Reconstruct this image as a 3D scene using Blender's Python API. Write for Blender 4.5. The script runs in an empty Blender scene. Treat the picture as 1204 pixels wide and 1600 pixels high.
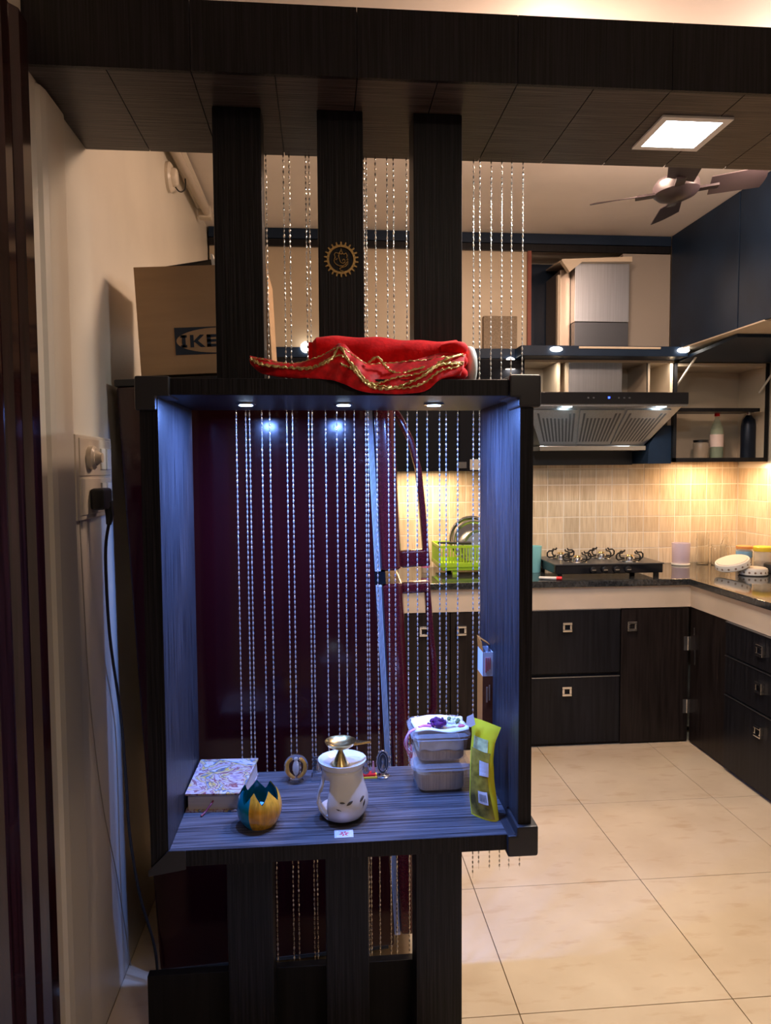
import bpy, bmesh, math, random
from mathutils import Vector, Matrix
random.seed(7)
sc = bpy.context.scene
col = sc.collection
PI = math.pi
# ------------------------------------------------------------------ camera
YAW, PIT, ROL, CAMH = .08655, .05929, -.0059954, 1.5
fw = Vector((math.sin(YAW)*math.cos(PIT), math.cos(YAW)*math.cos(PIT), -math.sin(PIT)))
rt = Vector((math.cos(YAW), -math.sin(YAW), 0)); up = rt.cross(fw)
r2 = rt*math.cos(ROL)+up*math.sin(ROL); u2 = -rt*math.sin(ROL)+up*math.cos(ROL)
cd = bpy.data.cameras.new('camera'); cam = bpy.data.objects.new('camera', cd); col.objects.link(cam)
cd.sensor_fit = 'VERTICAL'; cd.sensor_height = 36; cd.sensor_width = 27; cd.lens = 36*1138.4/1600
cd.clip_start = .02
m = Matrix.Identity(4)
for i in range(3): m[i][0], m[i][1], m[i][2] = r2[i], u2[i], -fw[i]
m[2][3] = CAMH
cam.matrix_world = m
sc.camera = cam
# ------------------------------------------------------------------ world, exposure
w = bpy.data.worlds.new('world'); sc.world = w; w.use_nodes = True
w.node_tree.nodes['Background'].inputs[0].default_value = (1, .8, .62, 1)
w.node_tree.nodes['Background'].inputs[1].default_value = .02
sc.view_settings.view_transform = 'Standard'; sc.view_settings.look = 'None'
sc.view_settings.exposure = 0.25; sc.view_settings.gamma = 1
sc.view_settings.use_curve_mapping = False
# ------------------------------------------------------------------ lamps of the rooms, plus added kitchen fill
def lamp(name, kind, loc, power, color, size=.1, sy=None, rot=(0, 0, 0), spot=None, blend=.5, shape=None):
    ld = bpy.data.lights.new(name, kind); ld.energy = power; ld.color = color
    if kind == 'AREA':
        ld.size = size
        if sy: ld.shape = 'RECTANGLE'; ld.size_y = sy
        if shape: ld.shape = shape
    elif kind == 'SPOT':
        ld.spot_size = spot; ld.spot_blend = blend; ld.shadow_soft_size = size
    else: ld.shadow_soft_size = size
    o = bpy.data.objects.new(name, ld); col.objects.link(o); o.location = loc; o.rotation_euler = rot
    return o
WARM = (1, .72, .45)
lamp('front_room_lamp', 'AREA', (.9, -.9, 2.72), 15, (1, .84, .68), .6)
lamp('unseen_kitchen_light', 'POINT', (.75, 2.42, 2.64), 17, (1, .68, .5), .06)
lamp('unseen_kitchen_light', 'POINT', (1.6, 2.5, 2.60), 20, (1, .72, .56), .06)  # unseen point light added to brighten the kitchen ceiling
lamp('kitchen_down_fill', 'AREA', (1.0, 2.7, 2.79), 22, (1, .74, .56), .3)  # unseen fill added to light the kitchen downward, not a real panel
lamp('ceiling_panel_lamp', 'AREA', (.9, 1.797, 2.322), 16, (.86, .95, 1), .15)
for lx in (-.175, .053, .268):
    lamp('shelf_box_lamp', 'AREA', (lx, 1.735, 1.648), 9, (.16, .32, 1), .03, shape='DISK')
lamp('cabinet_strip_right', 'AREA', (2.28, 4.16, 1.522), 3.2, (1, .62, .33), .12, .05)
lamp('cabinet_strip_right', 'AREA', (2.5, 4.0, 1.522), 1.6, (1, .62, .33), .08, .05)
lamp('cabinet_strip_left', 'AREA', (.62, 4.16, 1.478), 5, (1, .68, .4), .25, .05)
for lx in (1.33, 1.86): lamp('hood_lamp', 'AREA', (lx, 3.87, 1.826), .8, (.85, 1, .95), .04)
for lx, lz in ((1.27, 2.092), (1.985, 2.092), (1.05, 2.05)):
    lamp('ledge_lamp', 'AREA', (lx, 4.0, lz), .9, (1, .86, .7), .05)

# ------------------------------------------------------------------ materials
def mat(name, color, rough=.5, metal=0, noise=None, bump=0, spec=.5, coat=0, emis=None, alpha=None, trans=0, ior=1.45, scale=(1, 1, 1), amp=.3, detail=4, color2=None, lo=.35, hi=.65, sheen=0):
    """noise: scale of the noise in object space; scale: per-axis stretch"""
    M = bpy.data.materials.new(name); M.use_nodes = True
    nt = M.node_tree; N = nt.nodes; L = nt.links; b = N['Principled BSDF']
    b.inputs['Base Color'].default_value = (*color, 1)
    b.inputs['Roughness'].default_value = rough; b.inputs['Metallic'].default_value = metal
    b.inputs['Specular IOR Level'].default_value = spec; b.inputs['IOR'].default_value = ior
    b.inputs['Coat Weight'].default_value = coat; b.inputs['Coat Roughness'].default_value = .08
    b.inputs['Transmission Weight'].default_value = trans
    if sheen: b.inputs['Sheen Weight'].default_value = sheen
    if alpha is not None: b.inputs['Alpha'].default_value = alpha
    if emis:
        b.inputs['Emission Color'].default_value = (*emis[0], 1); b.inputs['Emission Strength'].default_value = emis[1]
    if noise:
        tc = N.new('ShaderNodeTexCoord'); mp = N.new('ShaderNodeMapping'); mp.inputs['Scale'].default_value = scale
        nz = N.new('ShaderNodeTexNoise'); nz.inputs['Scale'].default_value = noise; nz.inputs['Detail'].default_value = detail
        L.new(tc.outputs['Object'], mp.inputs[0]); L.new(mp.outputs[0], nz.inputs['Vector'])
        cr = N.new('ShaderNodeValToRGB'); cr.color_ramp.elements[0].position = lo; cr.color_ramp.elements[1].position = hi
        c2 = color2 or tuple(min(1, c*(1+amp)) for c in color); c1 = color if color2 else tuple(c*(1-amp) for c in color)
        cr.color_ramp.elements[0].color = (*c1, 1); cr.color_ramp.elements[1].color = (*c2, 1)
        L.new(nz.outputs['Fac'], cr.inputs[0]); L.new(cr.outputs[0], b.inputs['Base Color'])
        if bump:
            bp = N.new('ShaderNodeBump'); bp.inputs['Strength'].default_value = bump; bp.inputs['Distance'].default_value = .002
            L.new(nz.outputs['Fac'], bp.inputs['Height']); L.new(bp.outputs[0], b.inputs['Normal'])
    return M
WD, WL = (.003, .0026, .0038), (.016, .014, .018)
wenge_v = mat('wenge_vertical', WD, .42, noise=2.2, scale=(110, 110, 2.2), color2=WL, bump=.5, detail=6, lo=.4, hi=.72)
wenge_x = mat('wenge_horizontal', (.02, .018, .02), .45, noise=2.2, scale=(2.2, 120, 120), color2=(.15, .14, .15), bump=.5, detail=6, lo=.35, hi=.7)
wenge_soffit = mat('wenge_soffit', (.02, .017, .016), .36, noise=2.2, scale=(2.5, 110, 110), color2=(.09, .075, .07), bump=.5, detail=6, lo=.35, hi=.7)
wenge_in = mat('wenge_inner', (.007, .0065, .008), .4, noise=2.2, scale=(130, 130, 2.5), color2=(.06, .056, .06), bump=.6, detail=6, lo=.35, hi=.7)
wall_m = mat('cream_paint', (.62, .56, .46), .38, noise=3, amp=.05, bump=.04)
ceil_m = mat('ceiling_paint', (.82, .74, .67), .6, noise=4, amp=.03)
grout = mat('grout', (.86, .8, .7), .6)
floor_base = mat('floor_bed', (.35, .27, .18), .7)
navy = mat('navy_laminate', (.011, .022, .045), .4, noise=3, amp=.25)  # blue raised so the colour carries haze from the cool light
black_lam = mat('black_laminate', (.011, .011, .013), .28, noise=60, scale=(1, 1, .05), amp=.3)
brown_lam = mat('brown_black_laminate', (.016, .012, .011), .3, noise=60, scale=(1, 1, .05), amp=.4)
beige_lam = mat('beige_laminate', (.6, .5, .38), .35, noise=4, amp=.06)
granite = mat('black_granite', (.018, .02, .022), .07, noise=90, color2=(.055, .06, .06), lo=.45, hi=.75)
granite.node_tree.nodes['Principled BSDF'].inputs['Specular IOR Level'].default_value = .9
steel = mat('brushed_steel', (.45, .48, .53), .33, 1, noise=3, scale=(60, 60, 1), amp=.07)
steel_h = mat('polished_steel', (.7, .7, .7), .18, 1)
dark_steel = mat('dark_steel', (.12, .13, .15), .35, .8)
chrome = mat('chrome', (.8, .8, .8), .1, 1)
black_pl = mat('black_plastic', (.01, .01, .011), .4)
black_gl = mat('black_glass', (.008, .009, .012), .08)
white_pl = mat('white_plastic', (.72, .7, .64), .35)
white_cer = mat('white_ceramic', (.78, .76, .72), .12, coat=.5)
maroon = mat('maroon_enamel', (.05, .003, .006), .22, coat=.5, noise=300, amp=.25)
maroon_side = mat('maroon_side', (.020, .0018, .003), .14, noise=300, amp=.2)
gasket = mat('grey_gasket', (.5, .52, .55), .4)
mahog = mat('dark_mahogany', (.022, .006, .005), .13, coat=.35, noise=2, scale=(60, 60, 1.5), amp=.5)
card = mat('cardboard', (.36, .22, .11), .8, noise=3, scale=(1, 1, 8), amp=.08)
card_dark = mat('dark_card_contents', (.02, .017, .015), .7)
ink = mat('dark_blue_print', (.012, .02, .035), .7)
bead_m = mat('silver_bead', (.80, .74, .66), .22, .75)
gold = mat('antique_gold', (.42, .27, .10), .35, .85, noise=400, amp=.4)
brass = mat('brass', (.65, .48, .2), .22, 1, noise=60, amp=.2)
red_cl = mat('red_cloth', (.78, .004, .006), .75, noise=90, amp=.12, bump=.5, spec=.15, sheen=.05)
red_sheer = mat('sheer_red_cloth', (.72, .006, .010), .6, noise=60, amp=.3, bump=.4, alpha=.86, spec=.3, sheen=.05)
gold_trim = mat('gold_trim', (.8, .5, .2), .25, .8, noise=500, amp=.5, bump=.8)
glass = mat('clear_glass', (.97, .98, .98), .02, trans=1, ior=1.45)
clear_pl = mat('clear_plastic', (.85, .87, .92), .10, trans=.0, alpha=.18)
white_cloth = mat('white_cloth', (.8, .8, .82), .8, noise=40, amp=.12, bump=.5)
kraft = mat('ribbed_tan_paper', (.55, .40, .24), .7, noise=2, scale=(150, 150, 1), amp=.2)
green_pl = mat('lime_plastic', (.36, .6, .03), .35)
teal_c = mat('teal_glaze', (.0, .22, .3), .15, coat=.6)
teal_in = mat('dark_teal_glaze', (.0, .1, .11), .2, coat=.6)
amber_c = mat('amber_glaze', (.75, .36, .03), .2, coat=.5, noise=2.5, scale=(60, 60, 2), amp=.22)
cyan_pl = mat('aqua_plastic', (.25, .62, .65), .3)
lilac_pl = mat('lilac_plastic', (.68, .6, .75), .3, alpha=.5)
yellow_pl = mat('yellow_plastic', (.85, .62, .05), .35)
orange_pl = mat('orange_plastic', (.7, .3, .1), .4)
red_pl = mat('red_plastic', (.75, .02, .02), .35)
navy_metal = mat('navy_flask', (.01, .017, .035), .35, .3)
spice = mat('brown_spice', (.22, .11, .05), .8, noise=50, amp=.6)
cola = mat('dark_liquid', (.012, .006, .004), .1)
page_m = mat('book_pages', (.55, .48, .42), .8, noise=3, scale=(1, 1, 300), amp=.15)
purple_m = mat('dried_purple_petals', (.09, .01, .10), .7, noise=80, amp=.5)
green_leaf = mat('dried_green_leaf', (.15, .2, .08), .8)
pink_m = mat('pink_thread', (.75, .2, .4), .7)
pinkw_m = mat('pale_pink_thread', (.75, .6, .68), .7)
box_or = mat('orange_carton', (.62, .2, .03), .45)
box_br = mat('brown_carton', (.16, .045, .015), .4, noise=20, amp=.3)
box_wh = mat('white_carton', (.68, .7, .76), .45)
pack_y = mat('yellow_foil', (.75, .68, .02), .22, noise=14, color2=(.85, .8, .05), bump=.6)
pack_g = mat('olive_foil_print', (.10, .075, .01), .25, noise=26, color2=(.5, .38, .05), bump=.5)
fan_m = mat('brown_fan_enamel', (.035, .025, .028), .35)
tube_m = mat('opal_tube', (.5, .42, .33), .35)
LEDB = mat('lit_blue_white_led', (1, 1, 1), .5, emis=((.55, .72, 1), 14))
LEDW = mat('lit_white_panel', (1, 1, 1), .5, emis=((.9, .97, 1), 22))
LEDY = mat('lit_warm_white_led', (1, 1, 1), .5, emis=((1, .95, .85), 10))
LEDG = mat('lit_green_white_led', (1, 1, 1), .5, emis=((.8, 1, .95), 6))
BLUEDOT = mat('lit_blue_button', (0, 0, 1), .5, emis=((.02, .05, 1), 8))
FLAME = LEDW

for mm in (wenge_v, wenge_x, wenge_soffit, wenge_in): mm.node_tree.nodes['Principled BSDF'].inputs['Specular IOR Level'].default_value = .28
for mm in (navy, black_lam, brown_lam): mm.node_tree.nodes['Principled BSDF'].inputs['Specular IOR Level'].default_value = .2

def floor_tile_mat():
    M = mat('cream_vitrified_tile', (.56, .43, .28), .42, noise=3.2, color2=(.68, .55, .38), detail=9, bump=0, lo=.3, hi=.7)
    nt = M.node_tree; N = nt.nodes; L = nt.links; b = N['Principled BSDF']
    g = N.new('ShaderNodeNewGeometry'); n2 = N.new('ShaderNodeTexNoise'); n2.inputs['Scale'].default_value = 22; n2.inputs['Detail'].default_value = 6
    mp = N.new('ShaderNodeMapping'); mp.inputs['Scale'].default_value = (.35, 1, 1)
    L.new(g.outputs['Position'], mp.inputs[0]); L.new(mp.outputs[0], n2.inputs['Vector'])
    for l in list(nt.links):
        if l.to_node.type == 'MAPPING' and l.to_node != mp: L.new(g.outputs['Position'], l.to_socket)
    cr = N.new('ShaderNodeValToRGB'); cr.color_ramp.elements[0].position = .30; cr.color_ramp.elements[1].position = .44
    cr.color_ramp.elements[0].color = (.72, .55, .4, 1); cr.color_ramp.elements[1].color = (1, 1, 1, 1)
    L.new(n2.outputs['Fac'], cr.inputs[0])
    mx = N.new('ShaderNodeMix'); mx.data_type = 'RGBA'; mx.blend_type = 'MULTIPLY'; mx.inputs[0].default_value = .4
    src = b.inputs['Base Color'].links[0].from_socket
    L.new(src, mx.inputs[6]); L.new(cr.outputs[0], mx.inputs[7]); L.new(mx.outputs[2], b.inputs['Base Color'])
    return M
floor_m = floor_tile_mat()
def wall_tile_mat():
    M = mat('beige_streaked_tile', (.58, .46, .31), .3, noise=4, color2=(.74, .62, .46), scale=(30, 30, 2), detail=5)
    nt = M.node_tree; g = nt.nodes.new('ShaderNodeNewGeometry')
    for l in list(nt.links):
        if l.to_node.type == 'MAPPING': nt.links.new(g.outputs['Position'], l.to_socket)
    # each tile its own tone
    oi = nt.nodes.new('ShaderNodeObjectInfo'); hs = nt.nodes.new('ShaderNodeHueSaturation')
    mr = nt.nodes.new('ShaderNodeMapRange'); mr.inputs[3].default_value = .86; mr.inputs[4].default_value = 1.1
    b = nt.nodes['Principled BSDF']; src = b.inputs['Base Color'].links[0].from_socket
    nt.links.new(oi.outputs['Random'], mr.inputs[0]); nt.links.new(mr.outputs[0], hs.inputs['Value'])
    nt.links.new(src, hs.inputs['Color']); nt.links.new(hs.outputs[0], b.inputs['Base Color'])
    return M
wtile_m = wall_tile_mat()
def book_cover_mat():
    M = bpy.data.materials.new('painted_book_cover'); M.use_nodes = True
    nt = M.node_tree; N = nt.nodes; L = nt.links; b = N['Principled BSDF']; b.inputs['Roughness'].default_value = .3
    tc = N.new('ShaderNodeTexCoord'); n = N.new('ShaderNodeTexNoise'); n.inputs['Scale'].default_value = 13; n.inputs['Detail'].default_value = 3.5; n.inputs['Distortion'].default_value = 2.2
    L.new(tc.outputs['Object'], n.inputs['Vector'])
    cr = N.new('ShaderNodeValToRGB'); e = cr.color_ramp.elements
    e[0].position = .25; e[0].color = (.03, .05, .16, 1); e[1].position = .8; e[1].color = (.6, .2, .1, 1)
    for p, c in ((.38, (.5, .35, .35, 1)), (.42, (.55, .5, .5, 1)), (.46, (.22, .03, .03, 1)), (.50, (.5, .42, .36, 1)), (.54, (.62, .40, .05, 1)), (.58, (.05, .09, .2, 1)), (.64, (.6, .55, .5, 1))):
        k = e.new(p); k.color = c
    L.new(n.outputs['Fac'], cr.inputs[0]); L.new(cr.outputs[0], b.inputs['Base Color'])
    return M
cover_m = book_cover_mat()

# ------------------------------------------------------------------ mesh helpers
WORLD = {}        # object name -> world origin of its local frame
class MB:
    def __init__(s): s.v = []; s.f = []
    def add(s, vs, fs):
        k = len(s.v); s.v += [tuple(x) for x in vs]; s.f += [tuple(i+k for i in f) for f in fs]; return s
    def box(s, x0, x1, y0, y1, z0, z1):
        return s.add([(x, y, z) for z in (z0, z1) for y in (y0, y1) for x in (x0, x1)],
                     [(0, 2, 3, 1), (4, 5, 7, 6), (0, 1, 5, 4), (2, 6, 7, 3), (0, 4, 6, 2), (1, 3, 7, 5)])
    def hexa(s, p):  # 8 points: bottom 4 ccw, top 4 ccw
        return s.add(p, [(0, 3, 2, 1), (4, 5, 6, 7), (0, 1, 5, 4), (1, 2, 6, 5), (2, 3, 7, 6), (3, 0, 4, 7)])
    def lathe(s, prof, c=(0, 0, 0), n=20, axis='z', cap0=True, cap1=True, skip=None):
        vs = []
        for r, h in prof:
            for i in range(n):
                a = 2*PI*i/n; p = (r*math.cos(a), r*math.sin(a), h)
                if axis == 'x': p = (p[2], p[0], p[1])
                if axis == 'y': p = (p[0], p[2], p[1])
                vs.append((p[0]+c[0], p[1]+c[1], p[2]+c[2]))
        fs = []
        for j in range(len(prof)-1):
            for i in range(n):
                if skip and skip(j, i): continue
                a, b_ = j*n+i, j*n+(i+1) % n
                fs.append((a, b_, b_+n, a+n))
        if cap0: fs.append(tuple(range(n))[::-1])
        if cap1: fs.append(tuple(range((len(prof)-1)*n, len(prof)*n)))
        return s.add(vs, fs)
    def tube(s, pts, r, n=8, closed=False, caps=True):
        P = [Vector(p) for p in pts]; R = r if isinstance(r, (list, tuple)) else [r]*len(P)
        vs = []; m_ = len(P); prev = None
        for i, p in enumerate(P):
            a = P[(i-1) % m_] if (closed or i) else p; b_ = P[(i+1) % m_] if (closed or i < m_-1) else p
            t = (b_-a).normalized() if (b_-a).length > 1e-9 else Vector((0, 0, 1))
            if prev is None: q = Vector((0, 0, 1)) if abs(t.z) < .9 else Vector((1, 0, 0))
            else: q = prev
            u_ = (q-t*q.dot(t)).normalized(); w_ = t.cross(u_); prev = u_
            for k in range(n):
                an = 2*PI*k/n; vs.append(p+(u_*math.cos(an)+w_*math.sin(an))*R[i])
        fs = []
        for i in range(m_ if closed else m_-1):
            for k in range(n):
                a = i*n+k; b_ = i*n+(k+1) % n; c_ = ((i+1) % m_)*n+(k+1) % n; d_ = ((i+1) % m_)*n+k
                fs.append((a, b_, c_, d_))
        if caps and not closed: fs += [tuple(range(n))[::-1], tuple(range((m_-1)*n, m_*n))]
        return s.add(vs, fs)
    def prism(s, pts, h0, h1, axis='z'):
        n = len(pts)
        def q(p, h): return {'z': (p[0], p[1], h), 'y': (p[0], h, p[1]), 'x': (h, p[0], p[1])}[axis]
        return s.add([q(p, h0) for p in pts]+[q(p, h1) for p in pts],
                     [tuple(range(n))[::-1], tuple(range(n, 2*n))]+[(i, (i+1) % n, n+(i+1) % n, n+i) for i in range(n)])
    def grid(s, fn, nu, nv):
        vs = [fn(i/nu, j/nv) for j in range(nv+1) for i in range(nu+1)]
        fs = [(j*(nu+1)+i, j*(nu+1)+i+1, (j+1)*(nu+1)+i+1, (j+1)*(nu+1)+i) for j in range(nv) for i in range(nu)]
        return s.add(vs, fs)
    def ball(s, c, r, nu=14, nv=8, sc_=(1, 1, 1)):
        prof = [(max(1e-4, r*math.sin(PI*j/nv)), -r*math.cos(PI*j/nv)) for j in range(nv+1)]
        k = len(s.v); s.lathe(prof, (0, 0, 0), nu)
        for i in range(k, len(s.v)):
            x, y, z = s.v[i]; s.v[i] = (x*sc_[0]+c[0], y*sc_[1]+c[1], z*sc_[2]+c[2])
        return s
    def xf(s, M, start=0):
        for i in range(start, len(s.v)): s.v[i] = tuple(M @ Vector(s.v[i]))
        return s
    def build(s, name, m_, parent=None, bevel=0, smooth=None, solid=0, subsurf=0, local=False, loc=None):
        me = bpy.data.meshes.new(name)
        o0 = Vector((0, 0, 0))
        if parent is not None and not local: o0 = WORLD.get(parent.name, Vector((0, 0, 0)))
        if loc is not None: o0 = Vector(loc)
        me.from_pydata([tuple(Vector(v)-o0) for v in s.v], [], s.f); me.update()
        bm = bmesh.new(); bm.from_mesh(me); bmesh.ops.recalc_face_normals(bm, faces=bm.faces[:])
        if bevel:
            pass
            bmesh.ops.bevel(bm, geom=[e for e in bm.edges if len(e.link_faces) == 2 and e.calc_face_angle(0) > .6], offset=bevel, segments=2, affect='EDGES', profile=.5, clamp_overlap=True)
        bm.to_mesh(me); bm.free()
        o = bpy.data.objects.new(name, me); col.objects.link(o)
        me.materials.append(m_)
        if smooth is None: smooth = False
        if smooth or bevel:
            for p in me.polygons: p.use_smooth = True
            bm = bmesh.new(); bm.from_mesh(me)
            for e in bm.edges:
                if len(e.link_faces) == 2 and e.calc_face_angle(0) > (.75 if smooth else .5): e.smooth = False
            bm.to_mesh(me); bm.free()
        if bevel:
            md = o.modifiers.new('weighted normals', 'WEIGHTED_NORMAL'); md.keep_sharp = True; md.weight = 100
        if solid:
            md = o.modifiers.new('thickness', 'SOLIDIFY'); md.thickness = solid; md.offset = 0
        if subsurf:
            md = o.modifiers.new('smoothing', 'SUBSURF'); md.levels = md.render_levels = subsurf
        if parent is not None:
            o.parent = parent; WORLD[o.name] = o0
        elif loc is not None:
            o.location = loc; WORLD[o.name] = o0
        return o
def thing(name, label, cat, loc, group=None, rot=None):
    o = bpy.data.objects.new(name, None); col.objects.link(o); o.location = loc
    if rot: o.rotation_euler = rot
    o['label'] = label; o['category'] = cat
    if group: o['group'] = group
    o.empty_display_size = .05
    WORLD[o.name] = Vector(loc); return o
def tag(o, label, cat, group=None):
    o['label'] = label; o['category'] = cat
    if group: o['group'] = group
    return o
def struct(o): o['kind'] = 'structure'; return o
def kids(o): return [c for c in bpy.data.objects if c.parent == o]
def dup(o, loc, label=None, parent=None, root=True):
    c = o.copy(); col.objects.link(c)
    if root: c.location = loc; c['label'] = label
    if parent: c.parent = parent
    for k in kids(o):
        d = k.copy(); col.objects.link(d); d.parent = c
        for g in kids(k):
            e = g.copy(); col.objects.link(e); e.parent = d
    return c

# ------------------------------------------------------------------ room shell
XL, XR, YB, ZC, YF = -.6, 2.585, 4.345, 2.80, -1.8
fl = struct(MB().box(XL-.1, XR+.1, YF-.1, YB+.1, -.06, -.012).build('floor', floor_base))
tx0, ty0, pu, pv = .525, 2.483, .6135, .602
tb = None
for i in range(-2, 4):
    for j in range(-5, 4):
        x0 = max(XL, tx0+i*pu)+.0012; x1 = min(XR, tx0+(i+1)*pu)-.0012; y0 = ty0+j*pv+.0012; y1 = min(YB, ty0+(j+1)*pv)-.0012
        if x1-x0 < .02 or y1-y0 < .02: continue
        full = abs(x1-x0-(pu-.0024)) < 1e-4 and abs(y1-y0-(pv-.0024)) < 1e-4
        if full and tb is not None:
            o = tb.copy(); col.objects.link(o); o.location = (x0, y0, 0)
        else:
            o = MB().box(0, x1-x0, 0, y1-y0, -.012, 0).build('floor_tile', floor_m, bevel=.0012); o.location = (x0, y0, 0); o.parent = fl
            if full: tb = o
struct(MB().box(XL-.1, XR+.1, YF-.1, YB+.1, ZC, ZC+.08).build('ceiling', ceil_m))
struct(MB().box(XL-.1, XL, YF, YB, 0, ZC).build('wall_left', wall_m))
wb = struct(MB().box(XL-.1, XR+.1, YB+.006, YB+.1, 0, ZC).build('wall_back', wall_m))
wr = struct(MB().box(XR+.006, XR+.1, YF, YB, 0, ZC).build('wall_right', wall_m))
struct(MB().box(XL-.1, XR+.1, YF-.1, YF, 0, ZC).build('wall_front', mat('low_reflection_brown', (.16, .12, .09), .6)))  # unseen wall, coloured dark to cut reflections in the wenge
# splash-back tiles: parts of the walls (grout behind)
MB().box(.2, XR, YB+.0005, YB+.006, .9, 1.53).build('grout_bed', grout, wb)
MB().box(XR+.0005, XR+.006, 2.3, YB, .9, 1.53).build('grout_bed', grout, wr)
tile = None
for i in range(24):
    for j in range(7):
        x1 = XR-.003-i*.1012; x0 = x1-.0955; z0 = .9045+j*.0985; z1 = z0+.093
        if z0 > 1.5: continue
        if tile is None:
            tile = MB().box(-.0477, .0477, -.004, .004, -.0463, .0463).build('tile', wtile_m, wb, local=True); o = tile
        else: o = tile.copy(); col.objects.link(o)
        o.location = ((x0+x1)/2, YB+.0028, (z0+z1)/2); o.parent = wb
for i in range(18):
    for j in range(6):
        y1 = YB-.006-i*.1012; z0 = .9045+j*.0985
        o = tile.copy(); col.objects.link(o); o.parent = wr
        o.rotation_euler = (0, 0, PI/2); o.location = (XR+.0028, y1-.05, z0+.0468)

# door casing of polished dark wood, near left
d1 = struct(MB().prism([(-.6, 1.53), (-.575, 1.53), (-.558, 1.515), (-.556, 1.47), (-.568, 1.455), (-.568, 1.44), (-.56, 1.43), (-.56, 1.40), (-.572, 1.385), (-.572, 1.37), (-.562, 1.355), (-.562, 1.30), (-.58, 1.28), (-.58, 1.22), (-.6, 1.22)], 0, 2.365).build('door_1', mahog))
MB().box(-.598, -.585, .5, 1.22, 0, 2.2).build('door_leaf', mahog, d1, bevel=.003)
MB().prism([(-.6, 2.28), (-.562, 2.29), (-.556, 2.34), (-.57, 2.365), (-.6, 2.365)], .4, 1.22, 'y').xf(Matrix.Identity(4)).build('door_head', mahog, d1)
# shallow batten added to mimic vertical shading bands on the left wall
struct(MB().prism([(-.6, 1.66), (-.592, 1.668), (-.588, 1.69), (-.588, 1.80), (-.592, 1.815), (-.6, 1.82)], 0, 2.325).build('trim_2', wall_m))

# ------------------------------------------------------------------ soffit beam with panels (structure)
SF = 2.331
bm_ = struct(MB().box(XL, XR, 1.608, 1.995, SF+.006, 2.470).build('trim_1', wenge_v))
xs = [XL]+[-.437+.1737*k for k in range(0, 18)]
xs = [x for x in xs if x < XR-.03]+[XR]
for a, b_ in zip(xs[:-1], xs[1:]):
    m_ = MB()
    if a < .9 < b_ or a < .82 < b_ or a < .98 < b_:
        # panels notched round the recessed light
        X0, X1, Y0, Y1 = max(a, .822), min(b_, .978), 1.72, 1.876
        if X0 < X1:
            m_.box(a+.0012, b_-.0012, 1.60, Y0, SF, SF+.008); m_.box(a+.0012, b_-.0012, Y1, 2.0, SF, SF+.008)
            if a+.0012 < X0-.001: m_.box(a+.0012, X0, Y0, Y1, SF, SF+.008)
            if X1 < b_-.0022: m_.box(X1, b_-.0012, Y0, Y1, SF, SF+.008)
        else: m_.box(a+.0012, b_-.0012, 1.60, 2.0, SF, SF+.008)
    else: m_.box(a+.0012, b_-.0012, 1.60, 2.0, SF, SF+.008)
    m_.build('soffit_panel', wenge_soffit, bm_)
for k in range(0, len(xs)-1, 2):
    a, b_ = xs[k], xs[min(k+2, len(xs)-1)]
    MB().box(a+.0006, b_-.0006, 1.5975, 1.6075, SF-.001, 2.473).build('fascia_panel', wenge_v, bm_)
# recessed square light
t = thing('panel_light', 'lit square white panel light recessed in the dark soffit, top right', 'light', (.9, 1.797, SF))
m_ = MB()
for q in ((.812, .988, 1.71, 1.728), (.812, .988, 1.868, 1.886), (.812, .83, 1.728, 1.868), (.97, .988, 1.728, 1.868)): m_.box(*q, SF-.005, SF+.002)
m_.build('frame', mat('white_trim', (.8, .78, .75), .4), t)
MB().box(.83, .97, 1.728, 1.868, SF-.0035, SF+.002).build('diffuser', LEDW, t)

# ------------------------------------------------------------------ partition posts (upper three, lower three) and shelf box
ZT, ZB = 1.69, .648
px_ = [(-.242, -.131), (-.003, .104), (.222, .338)]
which = ['left', 'middle', 'right']
for (a, b_), wv in zip(px_, which):
    tag(MB().box(a, b_, 1.744, 1.83, ZT+.0005, SF-.0005).build('partition_post', wenge_v, bevel=.003, loc=((a+b_)/2, 1.787, ZT)),
        {'left': 'dark wenge post above the shelf box, leftmost, beside the printed carton', 'middle': 'dark wenge post above the shelf box, carrying the gold emblem', 'right': 'dark wenge post above the shelf box, rightmost, behind the red bundle'}[wv], 'post', 'upper posts of the partition')
    tag(MB().box(a, b_, 1.744, 1.83, 0.0005, ZB-.0005).build('partition_post', wenge_v, bevel=.003, loc=((a+b_)/2, 1.787, 0)),
        {'left': 'dark wenge post below the shelf box, leftmost of the lower three', 'middle': 'dark wenge post below the shelf box, middle of the lower three', 'right': 'dark wenge post below the shelf box, rightmost, against the cream floor'}[wv], 'post', 'lower posts of the partition')
box = thing('shelf_box', 'dark wenge open display box with lit blue shelf between the posts', 'shelf', (.045, 1.75, ZB))
FY, BY = 1.552, 1.948
MB().box(-.336, .427, FY, BY, ZB, .684).build('bottom_shelf', wenge_x, box, bevel=.002)
MB().box(-.336, .427, FY, BY, 1.655, ZT).build('top_shelf', wenge_v, box, bevel=.002)
MB().box(-.374, -.336, FY, BY, ZB, ZT).build('side_panel', wenge_in, box, bevel=.002)
MB().box(.427, .457, FY, BY, ZB, ZT).build('side_panel', wenge_in, box, bevel=.002)
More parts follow.
